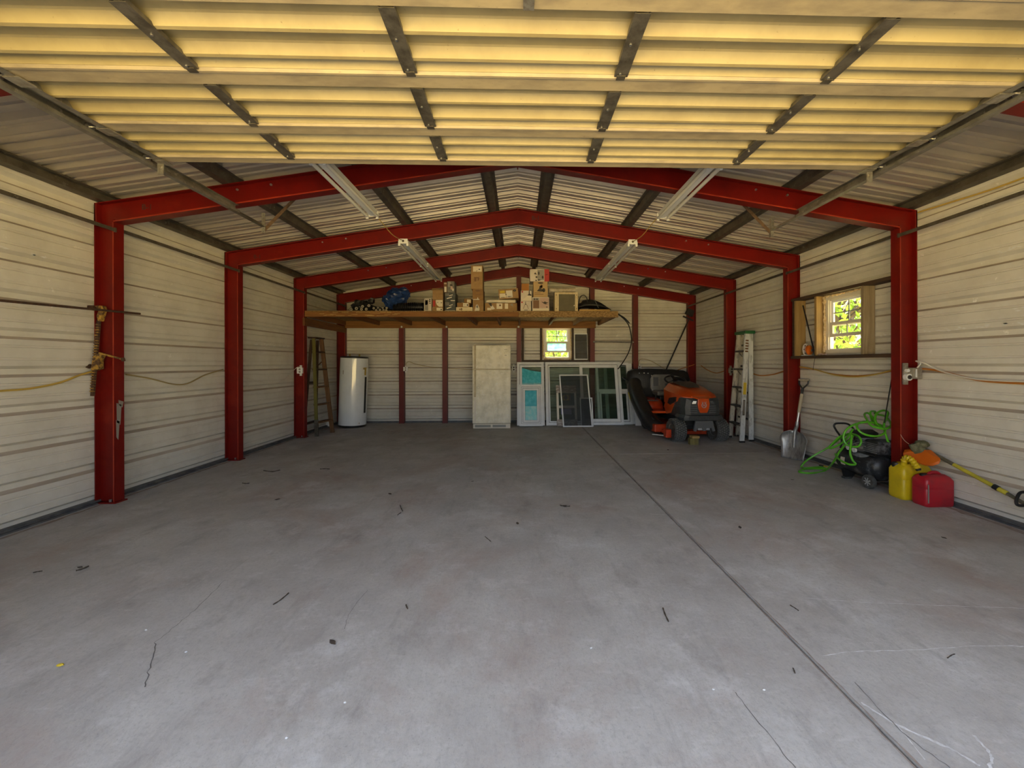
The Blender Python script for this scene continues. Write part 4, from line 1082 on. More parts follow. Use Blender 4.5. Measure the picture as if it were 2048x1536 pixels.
# ================================================================== REFRIGERATOR
fx0, fx1, fy = aZ(945, 857).x, aZ(1021.5, 857).x, 8.27
fw = fx1 - fx0; FH = 1.70
t = thing('refrigerator', 'grimy cream top-freezer refrigerator standing against the back wall', 'refrigerator', ((fx0 + fx1) / 2, fy, 0))
mk(MB().box(-fw / 2 + .012, fw / 2 - .012, .075, .70, .03, FH - .005), 'cabinet', 'fridge', t, bevel=.008)
zs = FH * .705
mk(MB().box(-fw / 2, fw / 2, 0, .07, zs + .008, FH - .012), 'freezer_door', 'fridge', t, bevel=.012)
d2 = mk(MB().box(-fw / 2, fw / 2, 0, .07, .10, zs - .008), 'refrigerator_door', 'fridge', t, bevel=.012)
mk(MB().box(-fw / 2 + .006, fw / 2 - .006, .01, .074, zs - .008, zs + .008), 'door_gap', 'fridge_trim', t)
hx = -fw / 2 + .055
mk(MB().box(hx - .018, hx + .018, -.034, .0, zs + .012, FH - .02), 'handle', 'fridge_trim', t, bevel=.006)
mk(MB().box(hx - .018, hx + .018, -.034, .0, zs - .56, zs - .012), 'handle', 'fridge_trim', t, bevel=.006)
mk(MB().box(hx - .016, hx + .016, -.006, .0, .115, zs - .57), 'door_trim', 'vinyl_tan', t)
mk(MB().box(fw / 2 - .034, fw / 2 - .022, -.005, .0, .12, FH - .02), 'door_trim', 'vinyl_tan', t)
for xx in (-fw / 2 + .05, fw / 2 - .04): mk(MB().box(xx - .02, xx + .02, .02, .07, FH - .012, FH + .006), 'hinge_cap', 'vinyl_tan', t)
kp = mk(MB().box(-fw / 2 + .01, fw / 2 - .01, .02, .07, .0, .092), 'kick_plate', 'vinyl_tan', t, bevel=.004)
for xa, xb in ((-fw / 2 + .05, -.02), (.02, fw / 2 - .10)):
    mk(MB().box(xa, xb, .012, .022, .022, .070), 'vent_slot', 'grille', kp)
mk(MB().box(fw / 2 - .13, fw / 2 - .07, -.004, 0, FH - .105, FH - .098), 'name_badge', 'p_grey', t)
mk(MB().box(fw / 2 - .12, fw / 2 - .08, -.004, 0, FH - .225, FH - .215), 'name_badge', 'p_grey', t)

# ================================================================== WATER HEATER
hc = aZ(697, 856.5); hr = .275; hcx, hcy = aZ(697, 855).x - .0, 8.39 + hr
t = thing('water_heater', 'white cylindrical water heater tank standing in the left back corner', 'water heater', (hcx + .02, hcy, .0), (0, .035, 0))
mk(MB().lathe([(hr - .012, .012), (hr - .004, .014), (hr, .02), (hr, .045), (hr - .004, .05)], 40), 'base_ring', 'black', t, smooth=True)
mk(MB().lathe([(hr - .004, .05), (hr, .052), (hr, 1.43), (hr - .004, 1.435)], 56), 'jacket', 'white', t, smooth=True)
mk(MB().lathe([(hr - .003, 1.435), (hr - .003, 1.455), (hr - .03, 1.468), (.05, 1.475)], 40), 'top_cap', 'black', t, smooth=True)
for xx in (-.1, .1): mk(MB().cyl((xx, .0, 1.47), (xx, .0, 1.52), .016, n=10), 'pipe_nipple', 'brass', t)
an = radians(-62)
ca = Vector((hr * cos(radians(-30)), hr * sin(radians(-30)), 1.22))
mk(MB().lathe([(.032, 0), (.032, .01), (.018, .012)], 16, c=ca * 1.0, M4=Vector((cos(radians(-30)), sin(radians(-30)), 0)).to_track_quat('Z', 'Y').to_matrix().to_4x4()), 'valve_flange', 'white_m', t)
v = MB().cyl(ca, ca + Vector((.075, -.045, 0)), .012, n=8).cyl(ca + Vector((.06, -.036, .02)), ca + Vector((.06, -.036, -.13)), .016, n=10).box(ca.x + .02, ca.x + .10, ca.y - .05, ca.y - .035, ca.z + .022, ca.z + .03)
mk(v, 'relief_valve', 'brass', t)
def curved(a0, a1, z0, z1, rr, n=6):
    mb = MB(); P = []
    for i in range(n + 1):
        a = radians(a0 + (a1 - a0) * i / n); P += [(rr * cos(a), rr * sin(a), z0), (rr * cos(a), rr * sin(a), z1)]
    return mb.add(P, [(2 * i, 2 * i + 2, 2 * i + 3, 2 * i + 1) for i in range(n)])
mk(curved(-48, -38, .075, .12, hr + .001), 'access_plate', 'white_m', t)
mk(curved(-42, -40, .085, .11, hr + .002), 'drain_tap', 'p_dark', t)
mk(curved(-118, -114, 1.10, 1.18, hr + .001), 'scratch', 'p_grey', t)
mk(curved(-20, -6, .30, 1.05, hr + .0015), 'sticker', 'black_m', t)

# small white jug behind the tank
p = aZ(661, 853)
solo(MB().lathe([(.055, 0), (.07, .02), (.07, .11), (.04, .15), (.02, .16)], 14, c=(p.x - .02, p.y + .02, 0)), 'white_jug', 'white_m', 'small white plastic jug on the floor beside the water heater', 'jug', smooth=True)

# ================================================================== WINDOWS AND SCREENS LEANING ON THE BACK WALL
LEAN = radians(16.0)
def leaner(name, label, xa, xb, yb, hgt, th, cat='window', group='spare windows leaning on the back wall', lean=LEAN, zb=0.0):
    return thing(name, label, cat, (xa, yb, zb + th * sin(lean) + .001), (-lean, 0, 0), group), xb - xa
# a. film covered single window on the left
xa, xb = aZ(1034, 853).x, aZ(1093, 853).x
t, w = leaner('spare_window', 'white window with blue protective film left of the wide sliding window', xa, xb - .03, 8.53, 1.37, .07)
H = 1.375
mk(MB().ring(0, w, 0, H, .05, 0, .07), 'outer_frame', 'vinyl', t)
mk(MB().ring(.05, w, .05, H - .05, .008, .012, .06), 'gasket', 'groove', t)
sa = mk(MB().ring(.058, w - .008, .058, H - .058, .050, .010, .05), 'sash', 'vinyl', t)
mk(MB().ring(.062, w - .012, .062, H - .062, .005, .007, .0095), 'shadow_line', 'groove', sa)
pa = mk(MB().box(.108, w - .058, .026, .030, .108, H - .108), 'pane', 'glass_dark', sa)
top = H - .108
mk(MB().prism([(.112, .022, .90), (w - .062, .022, .90), (w - .062, .022, top - .11), (.30, .022, top - .075), (.112, .022, top - .015)], (0, .002, 0)), 'protective_film', 'film', pa, recalc=True)
mk(MB().box(.112, w - .062, .022, .024, .115, .898), 'protective_film', 'film_l', pa)
mk(MB().box(.112, w - .062, .020, .022, .89, .915), 'film_edge', 'film_l', pa)
# b. small window in front of it
xa, xb = aZ(1038.5, 854).x, aZ(1086.5, 854).x
H = .88; t, w = leaner('spare_window', 'small white casement window with blue film, standing in front', xa, xb, 8.42, H, .07)
mk(MB().ring(0, w, 0, H, .045, 0, .07), 'outer_frame', 'vinyl', t)
for o_ in (.045, .075):
    mk(MB().ring(o_, w - o_, o_, H - o_, .006, .004, .06), 'gasket', 'groove', t)
mk(MB().ring(.051, w - .051, .051, H - .051, .024, .008, .06), 'stop', 'vinyl', t)
sa = mk(MB().ring(.081, w - .081, .081, H - .081, .040, .014, .055), 'sash', 'vinyl', t)
mk(MB().ring(.119, w - .119, .119, H - .119, .007, .016, .05), 'gasket', 'groove', sa)
mk(MB().box(.122, w - .122, .026, .029, .126, .42), 'protective_film', 'film_l', sa)
mk(MB().box(.122, w - .122, .026, .029, .42, H - .126), 'protective_film', 'film', sa)
# c. wide slider
xa, xb = aZ(1093, 853).x, aZ(1251, 853).x
H = 1.375; t, w = leaner('spare_window', 'wide white sliding window with two large panes', xa, xb, 8.50, H, .07)
mk(MB().ring(0, w, 0, H, .055, 0, .07), 'outer_frame', 'vinyl', t)
mk(MB().ring(.055, w - .055, .055, H - .055, .010, .010, .06), 'gasket', 'groove', t)
mid = w * .462
s1 = mk(MB().ring(.065, mid + .03, .065, H - .065, .030, .036, .058), 'sash', 'vinyl', t)
mk(MB().box(.095, mid, .045, .048, .095, H - .095), 'pane', 'glass_dark', s1)
s2 = mk(MB().ring(mid - .01, w - .065, .065, H - .065, .062, .008, .034), 'sash', 'vinyl', t)
mk(MB().box(mid + .052, w - .127, .020, .023, .127, H - .127), 'pane', 'glass_dark', s2)
mk(MB().ring(mid + .052, w - .127, .127, H - .127, .006, .006, .008), 'gasket', 'groove', s2)
# d. double hung behind it
xa2, xb2 = aZ(1198, 851).x, aZ(1268, 851).x
t, w = leaner('spare_window', 'white double pane window propped behind the right end of the slider', xa2, xb2, 8.60, 1.36, .06)
H = 1.36
mk(MB().ring(0, w, 0, H, .05, 0, .06), 'outer_frame', 'vinyl', t)
mk(MB().ring(.05, w - .05, .05, H - .05, .012, .008, .05), 'gasket', 'groove', t)
mk(MB().box(.05, w - .05, .004, .05, .70, .765), 'meeting_rail', 'vinyl', t)
mk(MB().ring(.062, w - .062, .062, .70, .035, .012, .04), 'sash', 'vinyl', t)
for z0_, z1_ in ((.062, .70), (.765, H - .062)): mk(MB().box(.062, w - .062, .03, .033, z0_, z1_), 'pane', 'glass_dark', t)
# e. last frame behind
xa3, xb3 = aZ(1215, 850).x, aZ(1274.5, 850).x
t, w = leaner('spare_window', 'white window frame at the very back of the leaning windows, nearest the mower', xa3, xb3, 8.67, 1.345, .045)
mk(MB().ring(0, w, 0, 1.345, .07, 0, .045), 'outer_frame', 'vinyl', t)
mk(MB().box(.07, w - .07, .02, .023, .07, 1.275), 'pane', 'glass_dark', t)
# white offcut beside it
p, q = aZ(1268.5, 851), aZ(1277.5, 850)
mb = MB().prism([(p.x + .02, 8.50, .001), (q.x + .03, 8.50, .001), (q.x + .03, 8.50, .22), (p.x + .02, 8.50, .28)], (0, .02, 0))
solo(mb, 'trim_offcut', 'vinyl', 'short white trim offcut on the floor beside the mower chute', 'trim board', recalc=True)
# h. sash wrapped in brown film with stickers
xa, xb = aZ(1114, 852).x, aZ(1154, 852).x
H = .86; t, w = leaner('packaged_window', 'tan two-pane window sash with ends wrapped in shiny brown film', xa, xb, 8.445, H, .04, 'window sash', None)
mk(MB().ring(0, w, 0, H, .042, 0, .04).box(.042, w - .042, 0, .04, .38, .43), 'sash_frame', 'vinyl_tan', t)
for z0_, z1_ in ((.042, .38), (.43, H - .042)): mk(MB().box(.042, w - .042, .018, .021, z0_, z1_), 'pane', 'glass_dark', t)
wr = MB().box(-.006, w + .006, -.006, .046, -.0, .14); mk(wr, 'wrapping', 'wrap_b', t, bevel=.01)
wr = MB().box(-.01, w + .006, -.008, .046, H - .16, H + .01); mk(wr, 'wrapping', 'wrap_b', t, bevel=.012)
st = mk(MB().box(.13, .30, .010, .014, .54, .66), 'sticker', 'p_brown', t)
mk(MB().cyl((.195, .010, .60), (.195, .0085, .60), .046, n=16), 'sticker_disc', 'p_dark', st)
mk(MB().ring(.14, .25, .55, .65, .014, .0088, .0105), 'sticker_border', 'p_yellow', st)
mk(MB().box(.085, .31, .010, .014, .245, .365), 'paper_label', 'p_blue', t)
# g. small screen, f. big screen
xa, xb = aZ(1160.5, 852).x, aZ(1187, 852).x
screen_unit('window_screen', 'small screen tucked behind the big leaning screen', xa, xb - .01, 8.41, 0, .61, LEAN, .024, group='loose window screens')
xa, xb = aZ(1126.5, 855).x, aZ(1189, 855).x
screen_unit('window_screen', 'big white framed screen leaning in front of the sliding window', xa, xb - .02, 8.365, 0, 1.115, LEAN, .026, skew=-.045, group='loose window screens')

# ================================================================== RIDE-ON MOWER  (local: nose towards -y)
mw = thing('riding_mower', 'orange and charcoal riding lawn mower with black rear bagger', 'riding mower', (3.005, 6.80, 0))
def wheel(x, y, r, w, name='front_wheel', steer=0.0):
    Mx = Matrix.Translation((x, y, r)) @ Matrix.Rotation(steer, 4, 'Z') @ Matrix.Rotation(pi / 2, 4, 'Y')
    hw = w / 2
    ty = MB().lathe([(r * .52, -hw * .80), (r * .66, -hw * .98), (r * .88, -hw), (r * .965, -hw * .80), (r * .975, 0), (r * .965, hw * .80), (r * .88, hw), (r * .66, hw * .98), (r * .52, hw * .80)], 36, M4=Mx)
    tyre = mk(ty, name, 'rubber', mw, smooth=True)
    tr = MB(); n = 30
    for i in range(n):
        for k in range(5):
            a = 2 * pi * (i + .5 * (k % 2)) / n; zc = (-.72 + .36 * k) * hw
            tmp = MB().box(-.008, .006, -.010, .010, -hw * .12, hw * .12)
            tmp.xf(Matrix.Rotation(a, 4, 'Z') @ Matrix.Translation((r * .985, 0, zc)) @ Matrix.Rotation(.5 if k % 2 else -.5, 4, 'X'))
            tr.add([Mx @ v for v in tmp.v], tmp.f)
    mk(tr, 'tread', 'rubber_top', tyre)
    rm = MB().lathe([(r * .50, -hw * .78), (r * .53, -hw * .82), (r * .46, -hw * .70), (r * .30, -hw * .45), (r * .16, -hw * .5), (r * .16, hw * .5), (r * .30, hw * .45), (r * .46, hw * .70), (r * .53, hw * .82), (r * .50, hw * .78)], 28, M4=Mx)
    mk(rm, 'rim', 'rim', tyre, smooth=True)
    mk(MB().lathe([(r * .13, -hw * .68), (r * .15, -hw * .5), (r * .15, hw * .5), (r * .13, hw * .68)], 14, M4=Mx), 'hub', 'black', tyre)
wheel(-.345, 0, .190, .21, steer=.10); wheel(.365, 0, .190, .21, steer=.10)
wheel(-.40, 1.30, .25, .22, 'rear_wheel'); wheel(.40, 1.30, .25, .22, 'rear_wheel')
mk(MB().box(-.26, .26, -.02, .04, .20, .26), 'front_axle', 'black', mw)
mk(MB().box(-.24, .24, -.05, 1.75, .27, .40), 'chassis', 'black', mw)
# hood: lofted orange cover
def sec(y, w, zb, zs, zt, ct=.72): return [Vector(p) for p in ((-w, y, zb), (-w * 1.02, y, zs), (-w * ct, y, zt), (-w * .3, y, zt + .012), (w * .3, y, zt + .012), (w * ct, y, zt), (w * 1.02, y, zs), (w, y, zb))]
hd = MB().loft([sec(-.175, .17, .735, .745, .765), sec(-.12, .27, .70, .755, .795), sec(.02, .315, .66, .785, .845), sec(.22, .33, .60, .80, .885), sec(.48, .325, .58, .82, .925), sec(.68, .31, .60, .84, .945)])
hood = mk(hd, 'hood', 'orange', mw, smooth=True, recalc=True)
ins = MB().loft([[Vector((x, y, z)) for x in (-wd, wd)] for y, wd, z in ((.10, .10, .893), (.24, .15, .915), (.48, .19, .953), (.70, .20, .974), (.705, .20, .90))], closed=False)
mk(ins, 'hood_inset', 'dgrey', hood, smooth=True)
# lower orange side cheeks
for sg in (-1, 1):
    ch = MB().prism([(sg * .335, .10, .62), (sg * .335, .56, .60), (sg * .335, .62, .52), (sg * .335, .50, .40), (sg * .335, .30, .44)], (-sg * .02, 0, 0))
    mk(ch, 'side_cheek', 'orange', hood, recalc=True)
    sv = MB().prism([(sg * .338, .05, .74), (sg * .338, .36, .70), (sg * .338, .44, .60), (sg * .338, .30, .58), (sg * .338, .08, .66)], (-sg * .02, 0, 0))
    mk(sv, 'side_vent', 'black', hood, recalc=True)
# grille block
def gs(y, w, zb, zt): return [Vector(p) for p in ((-w, y, zb), (-w * 1.04, y, (zb + zt) / 2), (-w * .96, y, zt), (w * .96, y, zt), (w * 1.04, y, (zb + zt) / 2), (w, y, zb))]
gr_ = mk(MB().loft([gs(-.245, .20, .47, .70), gs(-.215, .275, .44, .735), (gs(-.10, .315, .42, .745)), gs(.12, .325, .42, .70), gs(.55, .30, .40, .62)]), 'grille', 'dgrey', mw, smooth=False, recalc=True)
for i, zz in enumerate((.50, .535, .57, .605)):
    for sg in (-1, 1):
        mk(MB().prism([(sg * .10, -.252, zz), (sg * .22, -.245, zz + .005), (sg * .22, -.245, zz + .016), (sg * .10, -.252, zz + .013)], (0, .02, 0)), 'slat', 'mgrey', gr_, recalc=True)
ns = MB().prism([(-.085, -.268, .735), (.085, -.268, .735), (.10, -.272, .655), (.085, -.275, .57), (.055, -.272, .505), (-.055, -.272, .505), (-.085, -.275, .57), (-.10, -.272, .655)], (0, .05, 0))
nose = mk(ns, 'nose_panel', 'orange', mw, recalc=True, bevel=.006)
mk(MB().prism([(-.09, -.268, .738), (.09, -.268, .738), (.16, -.165, .775), (-.16, -.165, .775)], (0, .012, -.02)), 'nose_bridge', 'orange', hood, recalc=True)
# emblem: a ring open at the top, a three point crown and an H bar
em = MB()
ec = Vector((.0, -.281, .63)); er = .036
em.tube([ec + Vector((cos(a) * er, 0, sin(a) * er * 1.1)) for a in [radians(115 + 310 * i / 24) for i in range(25)]], .0055, 6)
for dx in (-.026, 0, .026): em.cyl(ec + Vector((dx, 0, er * .95)), ec + Vector((dx * 1.25, 0, er * 1.6)), .0045, .003, 6)
for dx in (-.011, .011): em.cyl(ec + Vector((dx, 0, -.018)), ec + Vector((dx, 0, .018)), .004, n=6)
em.cyl(ec + Vector((-.011, 0, 0)), ec + Vector((.011, 0, 0)), .004, n=6)
mk(em, 'emblem', 'rim', nose)
for sg in (-1, 1):
    lp = MB().prism([(sg * .285, -.135, .735), (sg * .20, -.232, .70), (sg * .115, -.262, .695), (sg * .125, -.262, .655), (sg * .18, -.245, .650), (sg * .22, -.232, .685)], (0, .03, 0))
    mk(lp, 'headlight', 'lamp' if sg < 0 else 'mgrey', mw, recalc=True)
bp = MB().loft([gs(-.27, .24, .385, .455), gs(-.255, .31, .375, .465), gs(-.10, .345, .375, .465), gs(.05, .34, .38, .46)])
bump = mk(bp, 'bumper', 'dgrey', mw, recalc=True)
gd = MB().prism([(-.14, -.285, .375), (.14, -.285, .375), (.175, -.295, .215), (.135, -.295, .205), (.115, -.295, .26), (.035, -.295, .26), (.02, -.295, .215), (-.02, -.295, .215), (-.035, -.295, .26), (-.115, -.295, .26), (-.135, -.295, .205), (-.175, -.295, .215)], (0, .035, 0))
guard = mk(gd, 'brush_guard', 'mgrey', mw, recalc=True)
for xa in (-.10, .02):
    mk(MB().box(xa, xa + .075, -.275, -.262, .225, .275), 'weight', 'rim', guard)
# deck and lower red parts
mk(MB().box(-.28, .24, .14, .20, .085, .150), 'deck_front', 'redorange', mw, bevel=.01)
mk(MB().prism([(-.62, .28, .10), (.48, .28, .10), (.52, .55, .10), (.48, 1.0, .10), (-.55, 1.0, .10), (-.66, .60, .10)], (0, 0, .14)), 'mower_deck', 'redorange', mw, recalc=True, bevel=.02)
mk(MB().box(-.53, -.44, -.03, .10, .06, .20), 'deck_bracket', 'redorange', mw, bevel=.008)
mk(MB().box(-.50, -.44, .10, .30, .10, .16), 'deck_arm', 'redorange', mw)
for sg in (-1, 1):
    fr = MB().prism([(sg * .56, .60, .40), (sg * .22, .60, .40), (sg * .22, 1.12, .40), (sg * .60, 1.12, .40)], (0, 0, .035))
    fo_ = mk(fr, 'footrest', 'redorange', mw, recalc=True)
    mk(MB().box(min(sg * .56, sg * .22), max(sg * .56, sg * .22), .585, .605, .40, .43), 'footrest_edge', 'orange', fo_)
    # fender sweeping up over the rear wheel
    fe = MB().loft([[Vector((sg * xx, y, z)) for xx in (.22, .42, .60)] for y, z in ((.98, .43), (1.03, .53), (1.10, .575), (1.30, .60), (1.62, .60), (1.70, .52))], closed=False)
    fo2 = mk(fe, 'fender', 'redorange', mw, smooth=True); md = fo2.modifiers.new('wall', 'SOLIDIFY'); md.thickness = .02
    mk(MB().box(min(sg * .30, sg * .56), max(sg * .30, sg * .56), 1.00, 1.06, .585, .60), 'fender_pad', 'dgrey', mw)
mk(MB().box(-.21, .21, .60, .80, .42, .80), 'pedestal', 'redorange', mw, bevel=.02)
mk(MB().prism([(-.22, .66, .80), (.22, .66, .80), (.22, .86, .80), (-.22, .86, .80)], (0, .02, .135)), 'dashboard', 'dgrey', mw, recalc=True, bevel=.02)
sc = Vector((0, .93, .985))
mk(MB().cyl((0, .76, .88), sc, .022, n=10), 'steering_column', 'black', mw)
tlt = Matrix.Translation(sc) @ Matrix.Rotation(radians(24), 4, 'X')
swm = MB().tube([tlt @ Vector((cos(a) * .195, sin(a) * .195, 0)) for a in [2 * pi * i / 28 for i in range(28)]], .017, 8, closed=True)
sw = mk(swm, 'steering_wheel', 'black', mw, smooth=True)
sp = MB()
for a in (radians(90), radians(205), radians(335)): sp.bar(tlt @ Vector((0, 0, 0)), tlt @ Vector((cos(a) * .19, sin(a) * .19, 0)), .05, .012)
sp.cyl(tlt @ Vector((0, 0, -.015)), tlt @ Vector((0, 0, .02)), .05, n=14)
mk(sp, 'spokes', 'black', sw)
# seat
def rbx(w, y0, y1, z0, z1): return MB().box(-w / 2, w / 2, y0, y1, z0, z1)
mk(rbx(.46, 1.26, 1.62, .66, .76), 'seat_cushion', 'seat', mw, bevel=.035)
sb = MB().loft([[Vector((x * w_, 1.60 + (z - .70) * .18 + yy, z)) for x, yy in ((-.5, 0), (-.42, -.015), (.42, -.015), (.5, 0), (.5, .07), (-.5, .07))] for z, w_ in ((.72, .44), (.80, .50), (.98, .50), (1.05, .44), (1.075, .34))])
bk = mk(sb, 'seat_back', 'seat', mw, recalc=True, smooth=True)
mk(MB().box(-.20, -.10, 1.60, 1.615, .84, 1.02), 'seat_panel', 'mgrey', bk)
mk(rbx(.40, 1.20, 1.66, .58, .66), 'seat_pan', 'black', mw, bevel=.01)
for xx in (-.31, .31): mk(MB().cyl((xx, 1.15, .60), (xx, 1.13, .70), .013, n=8), 'lever', 'black', mw)
# bagger: hood over two bags
hb = []
for x, zt_, zb_, dy in ((-.70, 1.06, .88, .06), (-.66, 1.14, .84, .03), (-.56, 1.185, .80, .0), (-.2, 1.195, .80, -.01), (.25, 1.18, .80, 0), (.50, 1.155, .82, .01), (.60, 1.11, .86, .04), (.63, 1.02, .90, .07)):
    y0_, y1_ = 1.68 + dy, 2.00 - dy
    hb.append([Vector(p) for p in ((x, y0_, zb_), (x, y0_ - .01, zb_ + (zt_ - zb_) * .6), (x, y0_ + .06, zt_), (x, y1_ - .06, zt_), (x, y1_, zb_ + (zt_ - zb_) * .6), (x, y1_, zb_))])
bag = mk(MB().loft(hb), 'bagger_lid', 'black', mw, smooth=True, recalc=True)
mk(MB().prism([(-.68, 1.76, .92), (-.80, 1.72, 1.0), (-.80, 1.84, 1.0), (-.68, 1.90, .92)], (0, 0, .035)), 'lid_handle', 'black', bag, recalc=True, bevel=.012)
for sg, xa in ((-1, -.56), (1, .04)):
    bg_ = []
    for z, k in ((.86, 1.0), (.6, .98), (.35, .9), (.26, .75)):
        bg_.append([Vector((xa + .29 + px * .28 * k, 1.84 + py * .155 * k, z)) for px, py in ((-1, -.8), (-.8, -1), (.8, -1), (1, -.8), (1, .8), (.8, 1), (-.8, 1), (-1, .8))])
    mk(MB().loft(bg_), 'grass_bag', 'black_m', mw, recalc=True, smooth=True)
for i, (px, py) in enumerate(((1279, 746.2), (1288.5, 746), (1296.3, 746.6), (1303, 751), (1303.3, 758.7), (1302.7, 770))):
    p = aY(px, py, 6.80 + 1.668)
    mk(MB().cyl((p.x - 3.005, 1.664, p.z), (p.x - 3.005, 1.70, p.z), .009, n=10), 'vent_hole', 'lamp', bag)
# discharge chute running from the deck up to the bagger on the photo's left
cp = smoothpts([(-.46, .36, .16), (-.57, .50, .21), (-.61, .78, .34), (-.63, 1.10, .53), (-.63, 1.36, .70), (-.60, 1.60, .84), (-.52, 1.80, .92)], 6)
rr_ = [.10 + .055 * min(1, i / 9) - .03 * max(0, (i - 26) / 10) for i in range(len(cp))]
chute = mk(MB().tube(cp, rr_, 14), 'discharge_chute', 'black', mw, smooth=True)
cp2 = [p + Vector((-.02, -.09, .10)) for p in cp[6:-6]]
mk(MB().tube(cp2, .012, 6), 'chute_seam', 'dgrey', chute, smooth=True)
p = aY(1274, 805, 6.80 + 1.30)
mk(MB().bar((-.786, 1.26, .60), (-.786, 1.38, .72), .006, .03), 'warning_sticker', 'p_yellow', chute)
mk(MB().bar((-.64, .36, .055), (-.46, .30, .045), .03, .018), 'chute_latch', 'zinc', chute)

# ---- wood blocks in front of the mower
a, c = aZ(1374, 887).x, aZ(1391, 887).x
solo(MB().box(a, c, 6.46, 6.55, 0, .105), 'wood_block', 'block', 'upright treated wood block on the floor by the mower wheel', 'wood block', bevel=.004)
solo(MB().box(a + .03, c + .012, 6.45, 6.56, .106, .142), 'wood_offcut', 'block_t', 'pale wood offcut lying on the treated block', 'wood block', bevel=.003)

# ================================================================== LONG BROOM LEANING IN THE CORNER
t = thing('push_broom', 'black push broom leaning upside down in the back right corner', 'broom', (3.35, 8.95, 0))
pa_, pb_ = aY(1333, 738, 8.985), aY(1377, 640, 9.0)
dirv = (pb_ - pa_).normalized(); foot = pa_ - dirv * (pa_.z / dirv.z)
foot = pa_ + (foot - pa_) * .985
mk(MB().cyl(foot, pb_, .016, n=10), 'handle', 'black', t, w=True, smooth=True)
p, q = aY(1371, 628, 9.0), aY(1386, 620, 9.0)
hd = MB().prism([aY(1371.5, 627, 8.98), aY(1377, 616, 8.98), aY(1389, 621, 8.98), aY(1386, 633, 8.98)], (0, .07, 0))
mk(hd, 'bristle_head', 'black_m', t, w=True, recalc=True)
mk(MB().bar(aY(1366, 632.5, 9.0), aY(1386.5, 641.5, 9.0), .03, .03), 'cross_bar', 'black', t, w=True)
mk(MB().cyl(aY(1379, 634, 9.0), aY(1381, 628, 9.0), .012, n=8), 'socket', 'dgrey', t, w=True)

# ================================================================== WOODEN STEP LADDER (left)
t = thing('wooden_stepladder', 'worn wooden step ladder with one yellow-green rail by the left wall', 'ladder', (-3.70, 7.75, 0))
A, B = Vector((-3.66, 7.50, 0)), Vector((-3.56, 7.90, 0))
A2, B2 = Vector((-3.74, 7.56, 1.78)), Vector((-3.72, 7.80, 1.78))
C0, D0 = Vector((-3.93, 7.55, 0)), Vector((-3.95, 8.05, 0)); C2, D2 = Vector((-3.80, 7.60, 1.76)), Vector((-3.79, 7.80, 1.76))
def lerp(a, b, u): return a + (b - a) * u
yr_ = mk(MB().bar(lerp(A, A2, .10), A2, .028, .055, (1, 0, 0)), 'rail', 'ladder_y', t, w=True, bevel=.003, label='yellow-green painted rail')
mk(MB().bar(lerp(A, A2, .0), lerp(A, A2, .17), .032, .062, (1, 0, 0)), 'metal_foot', 'galv_dark', t, w=True)
mk(MB().bar(B, B2, .028, .075, (1, 0, 0)), 'rail', 'ladder_w', t, w=True, bevel=.003)
mk(MB().bar(C0, C2, .026, .045, (1, 0, 0)), 'rear_leg', 'ladder_d', t, w=True)
mk(MB().bar(D0, D2, .026, .045, (1, 0, 0)), 'rear_leg', 'ladder_d', t, w=True)
for u in (.14, .32, .50, .68, .86):
    mk(MB().bar(lerp(A, A2, u) + Vector((0, .012, 0)), lerp(B, B2, u) - Vector((0, .012, 0)), .11, .026), 'step', 'ladder_w' if u < .6 else 'ladder_d', t, w=True)
for u in (.12, .55): mk(MB().bar(lerp(C0, C2, u), lerp(D0, D2, u), .02, .04), 'rear_brace', 'ladder_d', t, w=True)
mk(MB().box(-3.83, -3.67, 7.52, 7.84, 1.78, 1.805), 'top_cap', 'ladder_d', t, w=True, bevel=.004)
mk(MB().bar(lerp(B, B2, .78), lerp(D0, D2, .72), .006, .02), 'spreader', 'rust', t, w=True)

# ================================================================== ALUMINIUM STEP LADDER (right)
t = thing('metal_stepladder', 'paint splattered pale step ladder with green top against the right wall', 'ladder', (3.80, 6.85, 0))
A, B = aZ(1461, 874), aZ(1487, 886)                       # front feet, far and near
A = Vector((3.74, 7.12, 0)); B = Vector((3.685, 6.62, 0))
A2 = Vector((3.83, 6.98, 1.80)); B2 = Vector((3.80, 6.66, 1.80))
C0 = Vector((3.92, 7.20, 0)); D0 = Vector((3.90, 6.72, 0)); C2 = Vector((3.89, 6.97, 1.80)); D2 = Vector((3.87, 6.68, 1.80))
def chan(p, q, m, name, inward):
    o = mk(MB().bar(p, q, .006, .075, (1, 0, 0)), name, m, t, w=True)
    for s in (-1, 1):
        off = Vector((s * .036, 0, 0)) + Vector((0, inward * .014, 0))
        mk(MB().bar(p + off, q + off, .028, .005, (1, 0, 0)), 'rail_lip', m, o, w=True)
    return o
ra = chan(B, B2, 'alu', 'rail', 1)
chan(A, A2, 'alu_tan', 'rail', -1)
chan(D0, D2, 'alu', 'rear_leg', 1); chan(C0, C2, 'alu_tan', 'rear_leg', -1)
for u in (.155, .325, .50, .67, .84):
    p, q = lerp(A, A2, u), lerp(B, B2, u)
    s_ = mk(MB().bar(p + Vector((.0, -.008, 0)), q + Vector((0, .008, 0)), .085, .028), 'step', 'step', t, w=True, bevel=.003)
    mk(MB().bar(p + Vector((.02, -.02, -.02)), lerp(A, A2, u - .05) + Vector((.03, -.12, 0)), .006, .016), 'knee_brace', 'galv', s_, w=True)
for u in (.2, .45, .7, .9): mk(MB().bar(lerp(C0, C2, u), lerp(D0, D2, u), .02, .03), 'rear_brace', 'step', t, w=True)
